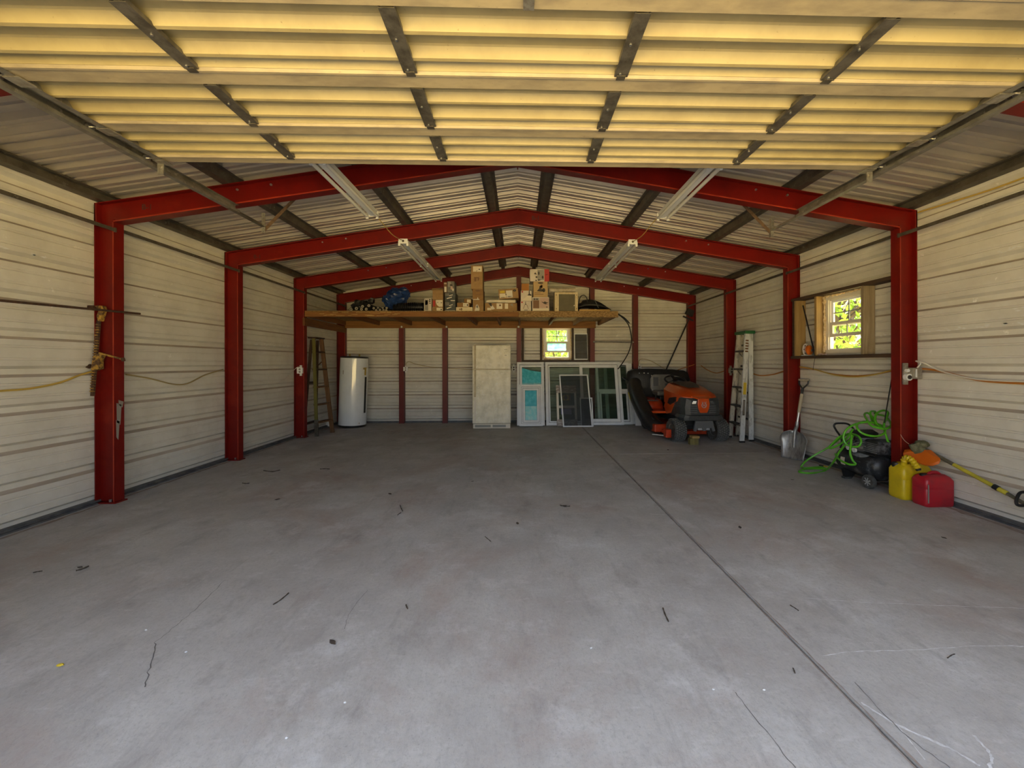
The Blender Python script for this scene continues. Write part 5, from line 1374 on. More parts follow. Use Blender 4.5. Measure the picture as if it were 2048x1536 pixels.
mk(MB().prism([(3.745, 6.62, 1.80), (3.925, 6.64, 1.80), (3.935, 7.02, 1.80), (3.775, 7.02, 1.80)], (0, 0, .05)), 'top_cap', 'green_cap', t, w=True, bevel=.008, recalc=True)
for p in (A, B, C0, D0): mk(MB().box(p.x - .042, p.x + .042, p.y - .016, p.y + .016, 0, .028), 'foot', 'black', t, w=True)
def on_rail(u0, u1, m, name, wd=.03):
    n_ = Vector((0, -.0045, 0)); mk(MB().bar(lerp(B, B2, u0) + n_, lerp(B, B2, u1) + n_, .002, wd, (1, 0, 0)), name, m, ra, w=True)
on_rail(.44, .55, 'p_yellow', 'warning_label', .05); on_rail(.25, .39, 'p_dark', 'spec_label', .034); on_rail(.258, .382, 'p_grey', 'spec_text', .020)
for u in (.83, .855, .88, .905, .93): on_rail(u, u + .014, 'p_brown', 'printed_line', .05)

# ================================================================== GRAIN SCOOP
t = thing('grain_scoop', 'aluminium grain scoop shovel leaning on the right wall column', 'shovel', (3.75, 5.45, 0))
bl, brr = aZ(1563.5, 914, .004), aZ(1607.5, 923, .004)
xv = (brr - bl); bw = xv.length; xv.normalize()
top = Vector((3.935, 5.50, 1.10)); midb = (bl + brr) / 2
upv = (top - midb).normalized()
upv = (upv - xv * upv.dot(xv)).normalized(); nv = xv.cross(upv).normalized()      # nv: face of the blade
if nv.y > 0: nv = -nv
rows = []
for j in range(13):
    u = j / 12; s = u * .385
    half = bw / 2 * (1.0 + .30 * u) if u < .62 else bw / 2 * 1.186 * sqrt(max(0, 1 - ((u - .62) / .385) ** 2.2)) + .012
    rows.append([midb + upv * s + xv * (half * (k / 6 - 1)) + nv * ((abs(k / 6 - 1) ** 2.2) * .055 * min(1, .35 + u) - .02 * sin(pi * u)) for k in range(13)])
mb = MB().loft(rows, closed=False)
o = mk(mb, 'blade', 'shovel', t, w=True, smooth=True); md = o.modifiers.new('gauge', 'SOLIDIFY'); md.thickness = .003
nk = midb + upv * .385 - nv * .0
ridge = [midb + upv * .16 + nv * .002, midb + upv * .28 + nv * .012, nk + nv * .012, nk + upv * .07 - nv * .012, nk + upv * .13 - nv * .012]
mk(MB().tube(smoothpts(ridge, 5), [.010 + .012 * min(1, i / 10) for i in range(21)], 10), 'socket', 'shovel', t, w=True, smooth=True)
s0 = nk + upv * .10 - nv * .012
end = top
ax = (end - s0).normalized()
L_ = (end - s0).length
mk(MB().cyl(s0, s0 + ax * (L_ * .26), .016, n=12), 'ferrule', 'steel', t, w=True, smooth=True)
mk(MB().cyl(s0 + ax * L_ * .25, s0 + ax * (L_ * .66), .021, n=12), 'shaft', 'ash', t, w=True, smooth=True)
k0 = s0 + ax * L_ * .655
mk(MB().cyl(k0, k0 + ax * L_ * .13, .017, n=10), 'yoke_stem', 'black', t, w=True)
yk = k0 + ax * L_ * .12; gw = .058
for sg in (-1, 1):
    mk(MB().tube(smoothpts([yk, yk + ax * .045 + xv * sg * gw * .7, yk + ax * .075 + xv * sg * gw, yk + ax * .125 + xv * sg * gw], 4), .010, 8), 'yoke_arm', 'black', t, w=True, smooth=True)
mk(MB().cyl(yk + ax * .122 - xv * (gw + .008), yk + ax * .122 + xv * (gw + .008), .015, n=12), 'grip', 'ash', t, w=True, smooth=True)

# ================================================================== AIR COMPRESSOR
t = thing('air_compressor', 'dusty black portable air compressor beside the right column', 'compressor', (3.80, 4.36, 0))
tc = Vector((3.80, 4.375, .215)); tr_ = .135
RY = Matrix.Rotation(-pi / 2, 4, 'X')
prof = [(.02, -.30), (.075, -.285), (.115, -.262), (.135, -.225), (.135, .225), (.115, .262), (.075, .285), (.02, .30)]
tank = mk(MB().lathe(prof, 32, c=tc, M4=RY), 'tank', 'comp', t, w=True, smooth=True)
mk(MB().ell(tc + Vector((-.03, -.04, .09)), (.085, .16, .058), 18, 10), 'dusty_shoulder', 'dust', tank, w=True, smooth=True)
lb = []
for i in range(7):
    a = radians(165 + 36 * i / 6); lb += [Vector((tc.x + cos(a) * .1365, tc.y + .10, tc.z + sin(a) * .1365)), Vector((tc.x + cos(a) * .1365, tc.y + .16, tc.z + sin(a) * .1365))]
mk(MB().add(lb, [(2 * i, 2 * i + 1, 2 * i + 3, 2 * i + 2) for i in range(6)]), 'label', 'p_white', tank, w=True)
# deck, motor shroud with fins, pump
mk(MB().box(3.70, 3.92, 4.12, 4.56, .335, .352), 'mount_plate', 'black', t, w=True, bevel=.004)
sh = mk(MB().box(3.70, 3.93, 4.085, 4.26, .352, .50), 'motor_shroud', 'comp', t, w=True, bevel=.02)
for i in range(6): mk(MB().box(3.6965, 3.702, 4.10, 4.245, .375 + i * .018, .381 + i * .018), 'fin', 'comp_g', sh, w=True)
pm = mk(MB().cyl((3.80, 4.36, .352), (3.80, 4.36, .50), .075, n=18), 'pump_cylinder', 'comp_g', t, w=True, smooth=True)
for i in range(6): mk(MB().cyl((3.80, 4.36, .375 + i * .02), (3.80, 4.36, .382 + i * .02), .084, n=18), 'fin', 'comp', pm, w=True)
mk(MB().prism([(3.70, 4.30, .50), (3.70, 4.44, .50), (3.70, 4.46, .55), (3.70, 4.36, .585), (3.70, 4.28, .555)], (.19, 0, 0)), 'cylinder_head', 'black', t, w=True, recalc=True, bevel=.012)
mk(MB().cyl((3.70, 4.50, .40), (3.80, 4.50, .40), .045, n=14), 'pressure_switch', 'comp_g', t, w=True, smooth=True)
mk(MB().cyl((3.68, 4.45, .37), (3.69, 4.45, .37), .028, n=16), 'gauge', 'white_m', t, w=True)
mk(MB().cyl((3.67, 4.36, .36), (3.69, 4.36, .36), .026, n=16), 'gauge', 'white_m', t, w=True)
mk(MB().tube(smoothpts([(3.69, 4.30, .46), (3.665, 4.33, .44), (3.665, 4.40, .41), (3.69, 4.48, .40)], 5), .007, 6), 'copper_line', 'steel', t, w=True, smooth=True)
mk(MB().box(3.655, 3.67, 4.20, 4.32, .425, .435).box(3.655, 3.672, 4.235, 4.31, .395, .42), 'regulator', 'steel', t, w=True)
hdl = [aY(px, py, 4.62) for px, py in ((1693, 900), (1683, 878), (1672, 860), (1668, 852), (1671, 847.5), (1679, 846.5), (1692, 847), (1700, 851), (1708, 862), (1714, 880))]
hdl[0] = Vector((3.72, 4.60, .33)); hdl[-1] = Vector((3.88, 4.60, .33))
mk(MB().tube(smoothpts(hdl, 6), .011, 8), 'handle', 'black', t, w=True, smooth=True)
def cw(x, y, r, w):
    ty = mk(MB().lathe([(r * .6, -w / 2), (r * .95, -w / 2), (r, -w * .3), (r, w * .3), (r * .95, w / 2), (r * .6, w / 2)], 28, c=(x, y, r), M4=Matrix.Rotation(pi / 2, 4, 'Y')), 'wheel', 'rubber', t, w=True, smooth=True)
    sp = MB()
    sp.lathe([(r * .55, -w * .3), (r * .64, -w * .45), (r * .64, w * .45), (r * .55, w * .3)], 24, c=(x, y, r), M4=Matrix.Rotation(pi / 2, 4, 'Y'))
    for i in range(7):
        a = 2 * pi * i / 7; sp.bar((x - w * .42, y, r), (x - w * .42, y + cos(a) * r * .6, r + sin(a) * r * .6), .012, .008, (1, 0, 0))
    sp.cyl((x - w * .5, y, r), (x + w * .5, y, r), r * .16, n=12)
    mk(sp, 'spoked_rim', 'rim', ty, w=True)
cw(3.665, 4.155, .072, .045); cw(3.93, 4.155, .072, .045)
mk(MB().cyl((3.64, 4.155, .072), (3.95, 4.155, .072), .008, n=8), 'axle', 'steel', t, w=True)
ft = MB().prism([(3.69, 4.52, .11), (3.72, 4.52, .0), (3.78, 4.52, .0), (3.86, 4.52, .09)], (0, .04, 0)); mk(ft, 'foot', 'black', t, w=True, recalc=True)
mk(MB().box(3.70, 3.78, 4.515, 4.565, 0, .02), 'rubber_pad', 'rubber', t, w=True)
tw = MB().box(3.668, 3.674, 4.27, 4.36, .20, .255); mk(tw, 'tank_bracket', 'dgrey', tank, w=True)

# ---- green air hose heaped over it
hz = [(1786, 905, 4.12), (1775, 880, 4.10), (1768, 850, 4.12), (1776, 826, 4.20), (1765, 821, 4.25), (1752, 829, 4.22), (1752, 846, 4.16), (1767, 858, 4.10), (1782, 850, 4.14), (1784, 833, 4.3),
      (1768, 828, 4.42), (1750, 823, 4.40), (1741, 824, 4.36), (1743, 838, 4.30), (1752, 850, 4.2), (1768, 858, 4.10), (1769, 866, 4.06), (1756, 872, 4.02), (1738, 871, 4.02), (1722, 865, 4.04), (1714, 855, 4.08), (1716, 847, 4.14), (1730, 843, 4.20),
      (1750, 846, 4.22), (1764, 852, 4.15), (1768, 858, 4.08), (1758, 856, 4.06), (1742, 851, 4.10), (1733, 838, 4.20), (1729, 829, 4.30), (1735, 826, 4.36), (1745, 834, 4.30), (1752, 846, 4.2), (1735, 844, 4.16), (1712, 848, 4.18), (1695, 857, 4.24), (1688, 868, 4.26), (1687, 878, 4.26), (1692, 888, 4.24), (1704, 893, 4.20),
      (1716, 893, 4.16), (1722, 885, 4.14), (1720, 876, 4.18), (1712, 870, 4.26), (1698, 868, 4.36), (1680, 873, 4.46), (1664, 888, 4.52), (1658, 895, 4.53), (1664, 896, 4.50), (1682, 887, 4.42), (1696, 873, 4.32), (1706, 858, 4.26)]
P = [aY(px, py, y) for px, py, y in hz]
P = [Vector((min(p.x, 3.80), p.y, p.z)) if p.y < 4.09 else Vector((min(p.x, 3.975), p.y, p.z)) for p in P]
Q = smoothpts(P, 5)
ah = thing('air_hose', 'bright green air hose heaped over the black compressor', 'hose', (3.7, 4.3, .1))
mk(MB().tube(Q, .0105, 8), 'hose_coil', 'green', ah, w=True, smooth=True)
# the loop that drops to the floor on the left
fl = [(1706, 872, 4.28), (1694, 885, 4.36), (1678, 905, 4.44), (1666, 925, 4.50)]
P2 = [aY(px, py, y) for px, py, y in fl]
fz = lambda px, py: aZ(px, py, .0115)
P2 += [fz(1650, 941), fz(1625, 946), fz(1603, 945), fz(1598, 942), fz(1610, 938), fz(1635, 937), fz(1652, 937.5), fz(1640, 934), fz(1616, 935.5), fz(1604, 935)]
P2 += [aY(1603, 932, 4.80), aY(1612, 922, 4.80), aY(1630, 910, 4.78), aY(1655, 896, 4.72), aY(1672, 883, 4.62), aY(1684, 874, 4.50), aY(1696, 868, 4.36)]
P2[-7:-1] = [Vector((min(p.x, 3.97), p.y, max(p.z, .012))) for p in P2[-7:-1]]
mk(MB().tube(smoothpts(P2, 6), .0105, 8), 'hose_floor_loop', 'green', ah, w=True, smooth=True)
fl3 = [(1703, 870, 4.22), (1702, 888, 4.18), (1700, 905, 4.14), (1705, 920, 4.12), (1711, 928, 4.10), (1700, 929, 4.12), (1685, 923, 4.22), (1674, 915, 4.34), (1671, 908, 4.42)]
P3 = [aY(px, py, y) for px, py, y in fl3]; P3 = [Vector((min(p.x, 3.655), p.y, p.z)) for p in P3]
mk(MB().tube(smoothpts(P3, 6), .0105, 8), 'hose_tail', 'green', ah, w=True, smooth=True)

# ================================================================== JERRY CANS
def can(name, label, x0, x1, y0, y1, h, m, shoulder):
    t = thing(name, label, 'fuel can', ((x0 + x1) / 2, (y0 + y1) / 2, 0))
    def rr(z, k, r=.03):
        w, d = (x1 - x0) / 2 - (1 - k) * .06, (y1 - y0) / 2 - (1 - k) * .05; out = []
        for cx, cy, a0 in ((w - r, d - r, 0), (-w + r, d - r, 90), (-w + r, -d + r, 180), (w - r, -d + r, 270)):
            for j in range(5): a = radians(a0 + 22.5 * j); out.append(Vector((cx + r * cos(a), cy + r * sin(a), z)))
        return out
    zs = [(0.0, .82), (.012, .97), (.03, 1.0), (h * .55, 1.0), (h * .56, .985), (h * .575, .985), (h * .585, 1.0), (shoulder, 1.0), (shoulder + (h - shoulder) * .6, .72), (h, .25)]
    o = mk(MB().loft([rr(z, k) for z, k in zs]), 'body', m, t, smooth=True, recalc=True)
    return t
jy = can('yellow_jerry_can', 'yellow plastic fuel can with yellow spout beside the right column', 3.668, 3.965, 3.775, 3.950, .34, 'jug_y', .275)
x0, y0 = -.075, -.02
mk(MB().lathe([(.036, 0), (.036, .035), (.030, .045), (.0, .045)][:3] + [(.005, .046)], 16, c=(-.105, .035, .292)), 'cap', 'black', jy, smooth=True)
spp = smoothpts([(-.085, -.02, .29), (-.105, -.05, .375), (-.105, -.075, .405), (-.098, -.110, .395), (-.088, -.138, .360), (-.080, -.158, .322)], 6)
mk(MB().tube(spp, [.026 + (.004 if i % 3 == 0 else -.002) for i in range(len(spp))], 12), 'spout', 'jug_y', jy, smooth=True)
mk(MB().cyl(spp[-1], spp[-1] + (spp[-1] - spp[-3]).normalized() * .018, .024, .018, n=12), 'spout_tip', 'black', jy, smooth=True)
mk(MB().tube(smoothpts([(-.02, .02, .30), (.0, .02, .35), (.06, .02, .35), (.085, .02, .29)], 5), .014, 8), 'grip', 'jug_y', jy, smooth=True)
jr = can('red_gas_can', 'red plastic gasoline can in front of the yellow fuel can', 3.70, 3.972, 3.585, 3.745, .285, 'jug_r', .235)
mk(MB().lathe([(.030, 0), (.030, .030), (.024, .036), (.004, .037)], 16, c=(-.085, .0, .252)), 'cap', 'black', jr, smooth=True)
mk(MB().tube(smoothpts([(-.05, 0, .26), (-.02, 0, .295), (.04, 0, .297), (.085, 0, .262)], 5), .015, 8), 'grip', 'jug_r', jr, smooth=True)
mk(MB().lathe([(.016, 0), (.016, .022), (.004, .023)], 12, c=(.095, .02, .252)), 'vent_cap', 'black', jr, smooth=True)
mk(MB().box(-.128, -.118, -.0835, -.0805, .04, .21), 'scuff_stripe', 'p_grey', jr)

# ================================================================== STRING TRIMMER
t = thing('string_trimmer', 'string trimmer with orange guard and yellow shaft leaning on the right wall', 'trimmer', (3.9, 3.4, 0))
h0 = Vector((3.875, 3.80, .50)); h1 = aX(2040, 1001, 3.945); dv = (h1 - h0).normalized()
def along(s): return h0 + dv * s
mk(MB().cyl(along(.03), along(.30), .016, n=12), 'gear_tube', 'shaft', t, w=True, smooth=True)
mk(MB().cyl(along(.28), along(.60), .0165, n=12), 'grip_tube', 'trim_yl', t, w=True, smooth=True)
mk(MB().cyl(along(.585), along(.62), .022, n=12), 'clamp_collar', 'black', t, w=True, smooth=True)
mk(MB().cyl(along(.61), along(.68), .019, n=12), 'collar_sleeve', 'trim_yl', t, w=True, smooth=True)
tail = along(.66); low = Vector((3.93, 2.62, .06))
mk(MB().cyl(tail, low, .014, n=10), 'lower_shaft', 'shaft', t, w=True, smooth=True)
mk(MB().ell(low + Vector((-.03, -.08, .05)), (.06, .13, .09), 14, 10), 'engine', 'dgrey', t, w=True, smooth=True)
mk(MB().cyl(h0 + Vector((-.045, .03, .035)), h0 + Vector((-.02, .0, -.045)), .05, .056, n=18), 'cutting_head', 'olive', t, w=True, smooth=True)
mk(MB().ell(h0 + Vector((.0, .0, .035)), (.05, .06, .035), 14, 8, noise=.15), 'gear_housing', 'olive', t, w=True, smooth=True)
gd = []
for px, py, y in ((1806.5, 906, 3.88), (1809, 899.5, 3.90), (1815, 898, 3.90), (1862, 900, 3.72), (1872, 909, 3.66), (1880.5, 917, 3.60), (1878, 922, 3.60), (1866, 926.5, 3.63), (1850, 926, 3.70), (1828, 918, 3.80)): gd.append(aY(px, py, y))
gd = [Vector((min(p.x, 3.985), p.y, p.z)) for p in gd]
cpt = sum(gd, Vector()) / len(gd)
lowr = [p + Vector((-.012, -.05, -.012)) for p in gd]
gmb = MB(); n = len(gd)
inner = [cpt + (p - cpt) * .55 + Vector((0, .02, .022)) for p in gd]
gmb.loft([gd, inner], caps=False); gmb.add([cpt + Vector((0, .02, .028))] + inner, [(0, i + 1, (i + 1) % n + 1) for i in range(n)])
gmb.loft([[p + Vector((0, -.0, -.025)) for p in gd], gd], caps=False); gmb.add([p + Vector((0, 0, -.025)) for p in gd], [tuple(range(n))])
mk(gmb, 'guard', 'trim_or', t, w=True, recalc=True, smooth=True)
mk(MB().tube(smoothpts([aY(1818, 888, 3.78), aY(1810, 882, 3.76), aY(1804, 874, 3.76), aY(1801, 869, 3.76)], 4), .0022, 5), 'cutting_line', 'p_rose', t, w=True)
hl = [aX(px, py, 3.90) for px, py in ((2050, 984), (2040, 986), (2034, 996), (2032.5, 1005), (2036, 1010.5), (2047, 1011), (2056, 1006), (2060, 994), (2056, 986))]
mk(MB().tube(smoothpts(hl, 5, closed=True), .011, 8, closed=True), 'loop_handle', 'black', t, w=True, smooth=True)

# ---- cord reel on the window sill
c = aX(1617, 697, 3.93); c.z = 1.411
t = thing('cord_reel', 'white and orange cord reel standing on the right window sill', 'cord reel', (3.93, c.y, 1.411))
Mx = Matrix.Rotation(pi / 2, 4, 'X') 
Mr = Matrix.Translation((0, .05, .085)) @ Matrix.Rotation(.5, 4, 'Z') @ Mx
mk(MB().lathe([(.03, -.004), (.082, -.004), (.085, 0), (.082, .004), (.03, .004)], 28, M4=Mr), 'side_plate', 'white_m', t, smooth=True)
for i in range(6):
    a = 2 * pi * i / 6; mk(MB().cyl(Mr @ Vector((cos(a) * .06, sin(a) * .06, .004)), Mr @ Vector((cos(a) * .06, sin(a) * .06, .0065)), .010, n=10), 'plate_hole', 'p_dark', t)
mk(MB().lathe([(.03, .004), (.055, .02), (.055, .04), (.03, .05)], 20, M4=Mr), 'hub', 'trim_or', t, smooth=True)
Mr2 = Matrix.Translation((-.012, -.025, .072)) @ Matrix.Rotation(.5, 4, 'Z') @ Mx
mk(MB().lathe([(.016, -.02), (.05, -.012), (.068, .0), (.070, .012), (.05, .03), (.02, .034)], 28, M4=Mr2), 'drum', 'trim_or', t, smooth=True)
mk(MB().lathe([(.012, .03), (.018, .032), (.018, .044), (.010, .046)], 14, M4=Mr2), 'knob', 'mgrey', t, smooth=True)
mk(MB().box(-.045, .045, -.05, .085, 0, .012), 'stand', 'white_m', t, bevel=.003)
# dark stick leaning across the sill with a loop of string
p, q = aX(1606, 611, 3.90), aX(1630, 708, 3.875)
q.z = 1.412
solo(MB().bar(q, p, .012, .012), 'thin_stick', 'black', 'thin black stick leaning in the right window frame', 'stick')
p = aX(1626, 740, 3.86); q = aX(1631, 712, 3.853)
solo(MB().tube([q, lerp(q, p, .5) + Vector((0, .005, 0)), p], .003, 5), 'hanging_string', 'cord_k', 'black string hanging below the right window sill', 'string')
# crumbs of foam on the sill
mb = MB(); rnd = random.Random(8)
for i in range(16): mb.ell((3.885 + rnd.random() * .03, 5.19 + (rnd.random() - .5) * .05 - .05 * (i % 3), 1.419 + rnd.random() * .010), (.012, .014, .007), 6, 4, noise=.4, seed=i)
solo(mb, 'foam_scraps', 'p_rose', 'little heap of foam scraps on the right window sill', 'scraps')

# ---- tool on the floor
a, c = aZ(1638, 930.5, .008), aZ(1662, 935, .008)
t = thing('hand_tool', 'small black and yellow hand tool on the floor by the right wall', 'hand tool', ((a.x + c.x) / 2, (a.y + c.y) / 2, 0))
mk(MB().cyl(a, lerp(a, c, .45), .007, .008, 8), 'handle', 'black', t, w=True)
mk(MB().cyl(lerp(a, c, .40), c, .0085, .006, 8), 'grip', 'p_yellow', t, w=True)

# ================================================================== OUTLETS
def outlet(label, c, ax='y', size=(.07, .115), m='zinc', face='white_m', cover='p_dark'):
    """box on a surface; ax: outward normal"""
    n = {'y': Vector((0, -1, 0)), 'l': Vector((1, 0, 0)), 'r': Vector((-1, 0, 0))}[ax]
    rz = {'y': 0, 'l': pi / 2, 'r': -pi / 2}[ax]
    t = thing('outlet_box', label, 'outlet', c, (0, 0, rz))
    w, h = size
    mk(MB().box(-w / 2, w / 2, -.045, 0, -h / 2, h / 2), 'back_box', m, t, bevel=.004)
    f = mk(MB().box(-w / 2 - .004, w / 2 + .004, -.049, -.045, -h / 2 - .004, h / 2 + .004), 'cover_plate', face, t, bevel=.002)
    for zz in (-.024, .024): mk(MB().cyl((0, -.0495, zz), (0, -.0515, zz), .017, n=14), 'socket', cover, f)
    for zz in (-h / 2 - .022, h / 2 + .022): mk(MB().box(-.018, .018, -.012, 0, zz - .022, zz + .022), 'mounting_ear', m if m != 'vinyl' else 'vinyl', t)
    return t
o1 = aY(602, 741, FY[4] - .008); outlet('white outlet box on the left column at the shelf end', (o1.x, FY[4] - .006, o1.z), size=(.09, .10), m='white_m', face='vinyl', cover='p_grey')
o2 = aY(812, 738, 9.04); outlet('small pale outlet box on the back post right of the water heater', (o2.x, 9.043, o2.z), size=(.085, .085), m='white_m', face='vinyl', cover='p_grey')
o3 = aY(1027.5, 737, 9.02); outlet('white double outlet between refrigerator and leaning windows', (o3.x, 9.10, o3.z), size=(.07, .105), m='white_m', face='white_m')
o4 = aY(1274, 735.5, 9.05); outlet('small white outlet box above the leaning windows and mower', (o4.x + .06, 9.10, o4.z), size=(.07, .07), m='white_m', face='vinyl', cover='p_grey')
o5 = aY(1462, 741, FY[4] - .05); outlet('grey outlet box on the right column beside the metal step ladder', (o5.x - .01, FY[4] - .051, o5.z), size=(.085, .09), m='zinc', face='zinc')
c = aY(1822, 747, FY[2] - .05)
t = thing('outlet_box', 'grey metal junction box with white timer on the right column', 'outlet', (3.895, FY[2] - .052, c.z))
mk(MB().box(-.06, -.012, -.018, 0, -.11, .105), 'bracket', 'zinc', t, bevel=.003)
mk(MB().box(-.012, .075, -.075, 0, -.052, .058), 'box', 'zinc', t, bevel=.006)
sw_ = mk(MB().box(.005, .018, -.079, -.075, -.035, .045), 'switch_plate', 'white_m', t)
mk(MB().cyl((-.036, -.018, -.035), (-.036, -.055, -.035), .034, n=18), 'timer_dial', 'white_m', t, smooth=True)
mk(MB().cyl((-.036, -.055, -.035), (-.036, -.060, -.035), .020, n=18), 'dial_centre', 'p_dark', t, smooth=True)
mk(MB().cyl((-.036, -.018, .03), (-.036, -.045, .03), .016, n=12), 'plug', 'white_m', t, smooth=True)

# ================================================================== CABLES ON THE WALLS
def wall_run(pts, x, **k): return [aX(px, py, x) for px, py in pts]
XL, XR = -3.985, 3.985
cable(wall_run([(-60, 790), (0, 782), (60, 777), (120, 765), (160, 750), (188, 742)], XL), .009, 'wall_cable', 'romex', 'thick yellow cable sagging on the left wall before the first column', group='wall cables')
cable(wall_run([(252, 749), (300, 757), (345, 768), (375, 767), (410, 750), (446, 739)], XL), .008, 'wall_cable', 'romex_t', 'tan cable sagging on the left wall between the first two columns', group='wall cables')
cable([aX(486, 753, XL), aX(510, 760, XL), aX(540, 767, XL), aX(565, 762, XL), aX(580, 748, -3.95), aY(590, 738, FY[4] - .06), aY(596, 734, FY[4] - .05), aY(601, 735, FY[4] - .03)], .006, 'wall_cable', 'cord_w', 'thin pale cable rising to the left column outlet', group='wall cables')
cable([aY(812, 733, 9.02), aY(813, 726, 9.03), aY(819, 723.5, 9.10), aY(832, 728, 9.16), aY(870, 735, 9.165), aY(945, 739, 9.165)], .006, 'wall_cable', 'romex_t', 'tan cable looping from the back post toward the refrigerator', group='wall cables')
cable([aY(1277, 733, 9.05), aY(1278, 722, 9.12), aY(1284, 718, 9.16), aY(1300, 721, 9.165), aY(1320, 732, 9.165), aY(1330, 738, 9.165)], .006, 'wall_cable', 'romex_t', 'tan cable arching on the back wall above the mower', group='wall cables')
cable([aY(1352, 741, 9.16), aY(1370, 735, 9.15), aY(1389, 729, 9.06)], .009, 'wall_cable', 'cord_o', 'orange cord crossing the back right corner above the mower bag', group='wall cables')
cable(wall_run([(1402, 731), (1415, 740), (1432, 746), (1448, 742), (1458, 738)], XR), .009, 'wall_cable', 'cord_o', 'orange cord sagging on the right wall before the last column', group='wall cables')
cable(wall_run([(1502, 746), (1520, 751), (1545, 749), (1566, 743)], XR), .011, 'wall_cable', 'cord_o', 'orange cord on the right wall beside the metal step ladder', group='wall cables')
cable(wall_run([(1600, 734.5), (1625, 738), (1660, 747), (1700, 751.5), (1740, 750), (1784, 742)], XR), .008, 'wall_cable', 'cord_o', 'orange cord sagging below the right window', group='wall cables')
cable(wall_run([(1600, 733), (1628, 738), (1665, 749), (1705, 754), (1745, 750), (1784, 740)], XR - .018), .007, 'wall_cable', 'romex', 'yellow cable sagging below the right window', group='wall cables')
cable([Vector((3.905, FY[2] - .14, c.z + .06)), Vector((3.915, FY[2] - .16, c.z + .10)), aX(1832, 722, 3.93), aX(1850, 727, 3.95), aX(1870, 737, 3.965), aX(1905, 749, XR - .02), aX(1960, 759, XR - .02), aX(2048, 763, XR - .02), aX(2100, 764, XR - .02)], .007, 'wall_cable', 'cord_w', 'pale cable arching from the junction box to the right edge', group='wall cables')
cable(wall_run([(1842, 737), (1875, 741), (1920, 752), (1970, 762), (2048, 767), (2110, 768)], XR), .010, 'wall_cable', 'cord_o', 'orange cord on the right wall toward the front', group='wall cables')
cable([aX(1787, 738, 3.87) + Vector((0, -.0, 0)), aX(1783, 760, 3.84), aX(1777, 795, 3.82), aX(1772, 825, 3.80), aX(1769, 846, 3.78)], .006, 'power_cord', 'cord_k', 'black cord dropping from the junction box to the compressor', 'cord')
cable(wall_run([(2060, 351), (1980, 380), (1900, 405), (1836, 425)], XR - .01), .008, 'wall_cable', 'romex', 'yellow cable along the top of the right wall near the front', group='wall cables')

# black poly pipe curving down from the shelf end
cable([aY(1236, 628, 7.55), aY(1250, 640, 7.9), aY(1259, 655, 8.3), aY(1263, 680, 8.6), aY(1259, 700, 8.7), aY(1249, 720, 8.66), aY(1236, 738, 8.55)], .011, 'poly_pipe', 'cord_k', 'black poly pipe arching from the shelf end down to the windows', 'pipe', n=8)
cable([aY(1238, 629, 7.52), aY(1249, 636, 7.7), aY(1258.5, 646, 7.9)], .011, 'poly_pipe', 'cord_k', 'short black pipe end sticking out beside the shelf', 'pipe', n=8)
t = thing('wall_rod', 'thin grey rod clamped between two back posts right of the window', 'rod', (2.1, 9.03, 1.75))
p, q = aY(1188, 683.5, 9.03), aY(1266, 684.5, 9.03)
mk(MB().cyl(p, q, .010, n=8), 'rod', 'galv', t, w=True, smooth=True)
for s in (p, q): mk(MB().ell(s, (.022, .014, .02), 10, 6), 'clamp', 'zinc', t, w=True, smooth=True)

# ================================================================== RUSTY CLAMP AND ROD ON THE LEFT COLUMN
YC = FY[2] - .085
r0, r1 = aX(-40, 596, -3.90), aX(283, 628.5, -3.80)
r1 = aY(281, 628, FY[2] + .16); r0 = aY(0, 601, 3.05)
# the rod lies in front of the column, so its far end is kept on the room side of the flange
ra_, rb_ = Vector((-3.86, 2.85, 1.86)), Vector((-3.785, FY[2] + .30, 1.83))
ra_ = aX(0, 601, -3.86); rb_ = aX(280, 627.5, -3.785)
ext_ = ra_ + (ra_ - rb_) * .3
solo(MB().cyl(ext_, rb_, .010, n=8), 'rusty_rod', 'rust', 'long rusty iron rod hung level across the left column', 'rod', smooth=True)
t = thing('pipe_clamp', 'rusty yellow bar clamp hanging on the first left column', 'clamp', (-3.87, YC, 1.1))
tp, bt = aY(199, 632, YC), aY(183, 795 - 25, YC)
p1, p2, p3 = aY(198, 640, YC), aY(192, 700, YC), aY(185, 792, YC)
mk(MB().bar(p1, p3, .028, .016, (0, 1, 0)), 'notched_bar', 'rust', t, w=True)
nt = MB()
for i in range(26): q = lerp(p1, p3, .06 + i * .035); nt.box(q.x - .019, q.x + .014, q.y - .012, q.y + .004, q.z - .005, q.z + .005)
mk(nt, 'bar_teeth', 'rusty_yellow', t, w=True)
hc_ = aY(198, 618, YC)
mk(MB().prism([aY(189, 611, YC - .02), aY(203, 611, YC - .02), aY(206, 618, YC - .02), aY(202, 632, YC - .02), aY(199, 642, YC - .02), aY(195, 642, YC - .02), aY(192, 632, YC - .02), aY(196, 622, YC - .02)], (0, .045, 0)), 'upper_jaw', 'rusty_yellow', t, w=True, recalc=True, bevel=.006)
mk(MB().box(aY(178, 615, YC).x, aY(189, 615, YC).x, YC - .02, YC + .02, aY(180, 619, YC).z, aY(180, 611, YC).z), 'upper_nut', 'rust', t, w=True, bevel=.006)
mk(MB().prism([aY(186, 712, YC - .025), aY(196, 706, YC - .025), aY(203, 708, YC - .025), aY(197, 722, YC - .025), aY(198, 738, YC - .025), aY(188, 741, YC - .025), aY(181, 740, YC - .025), aY(183, 724, YC - .025)], (0, .05, 0)), 'lower_jaw', 'rusty_yellow', t, w=True, recalc=True, bevel=.006)
mk(MB().cyl(aY(180, 733, YC), aY(169, 729, YC), .022, n=10), 'screw_head', 'rust', t, w=True)
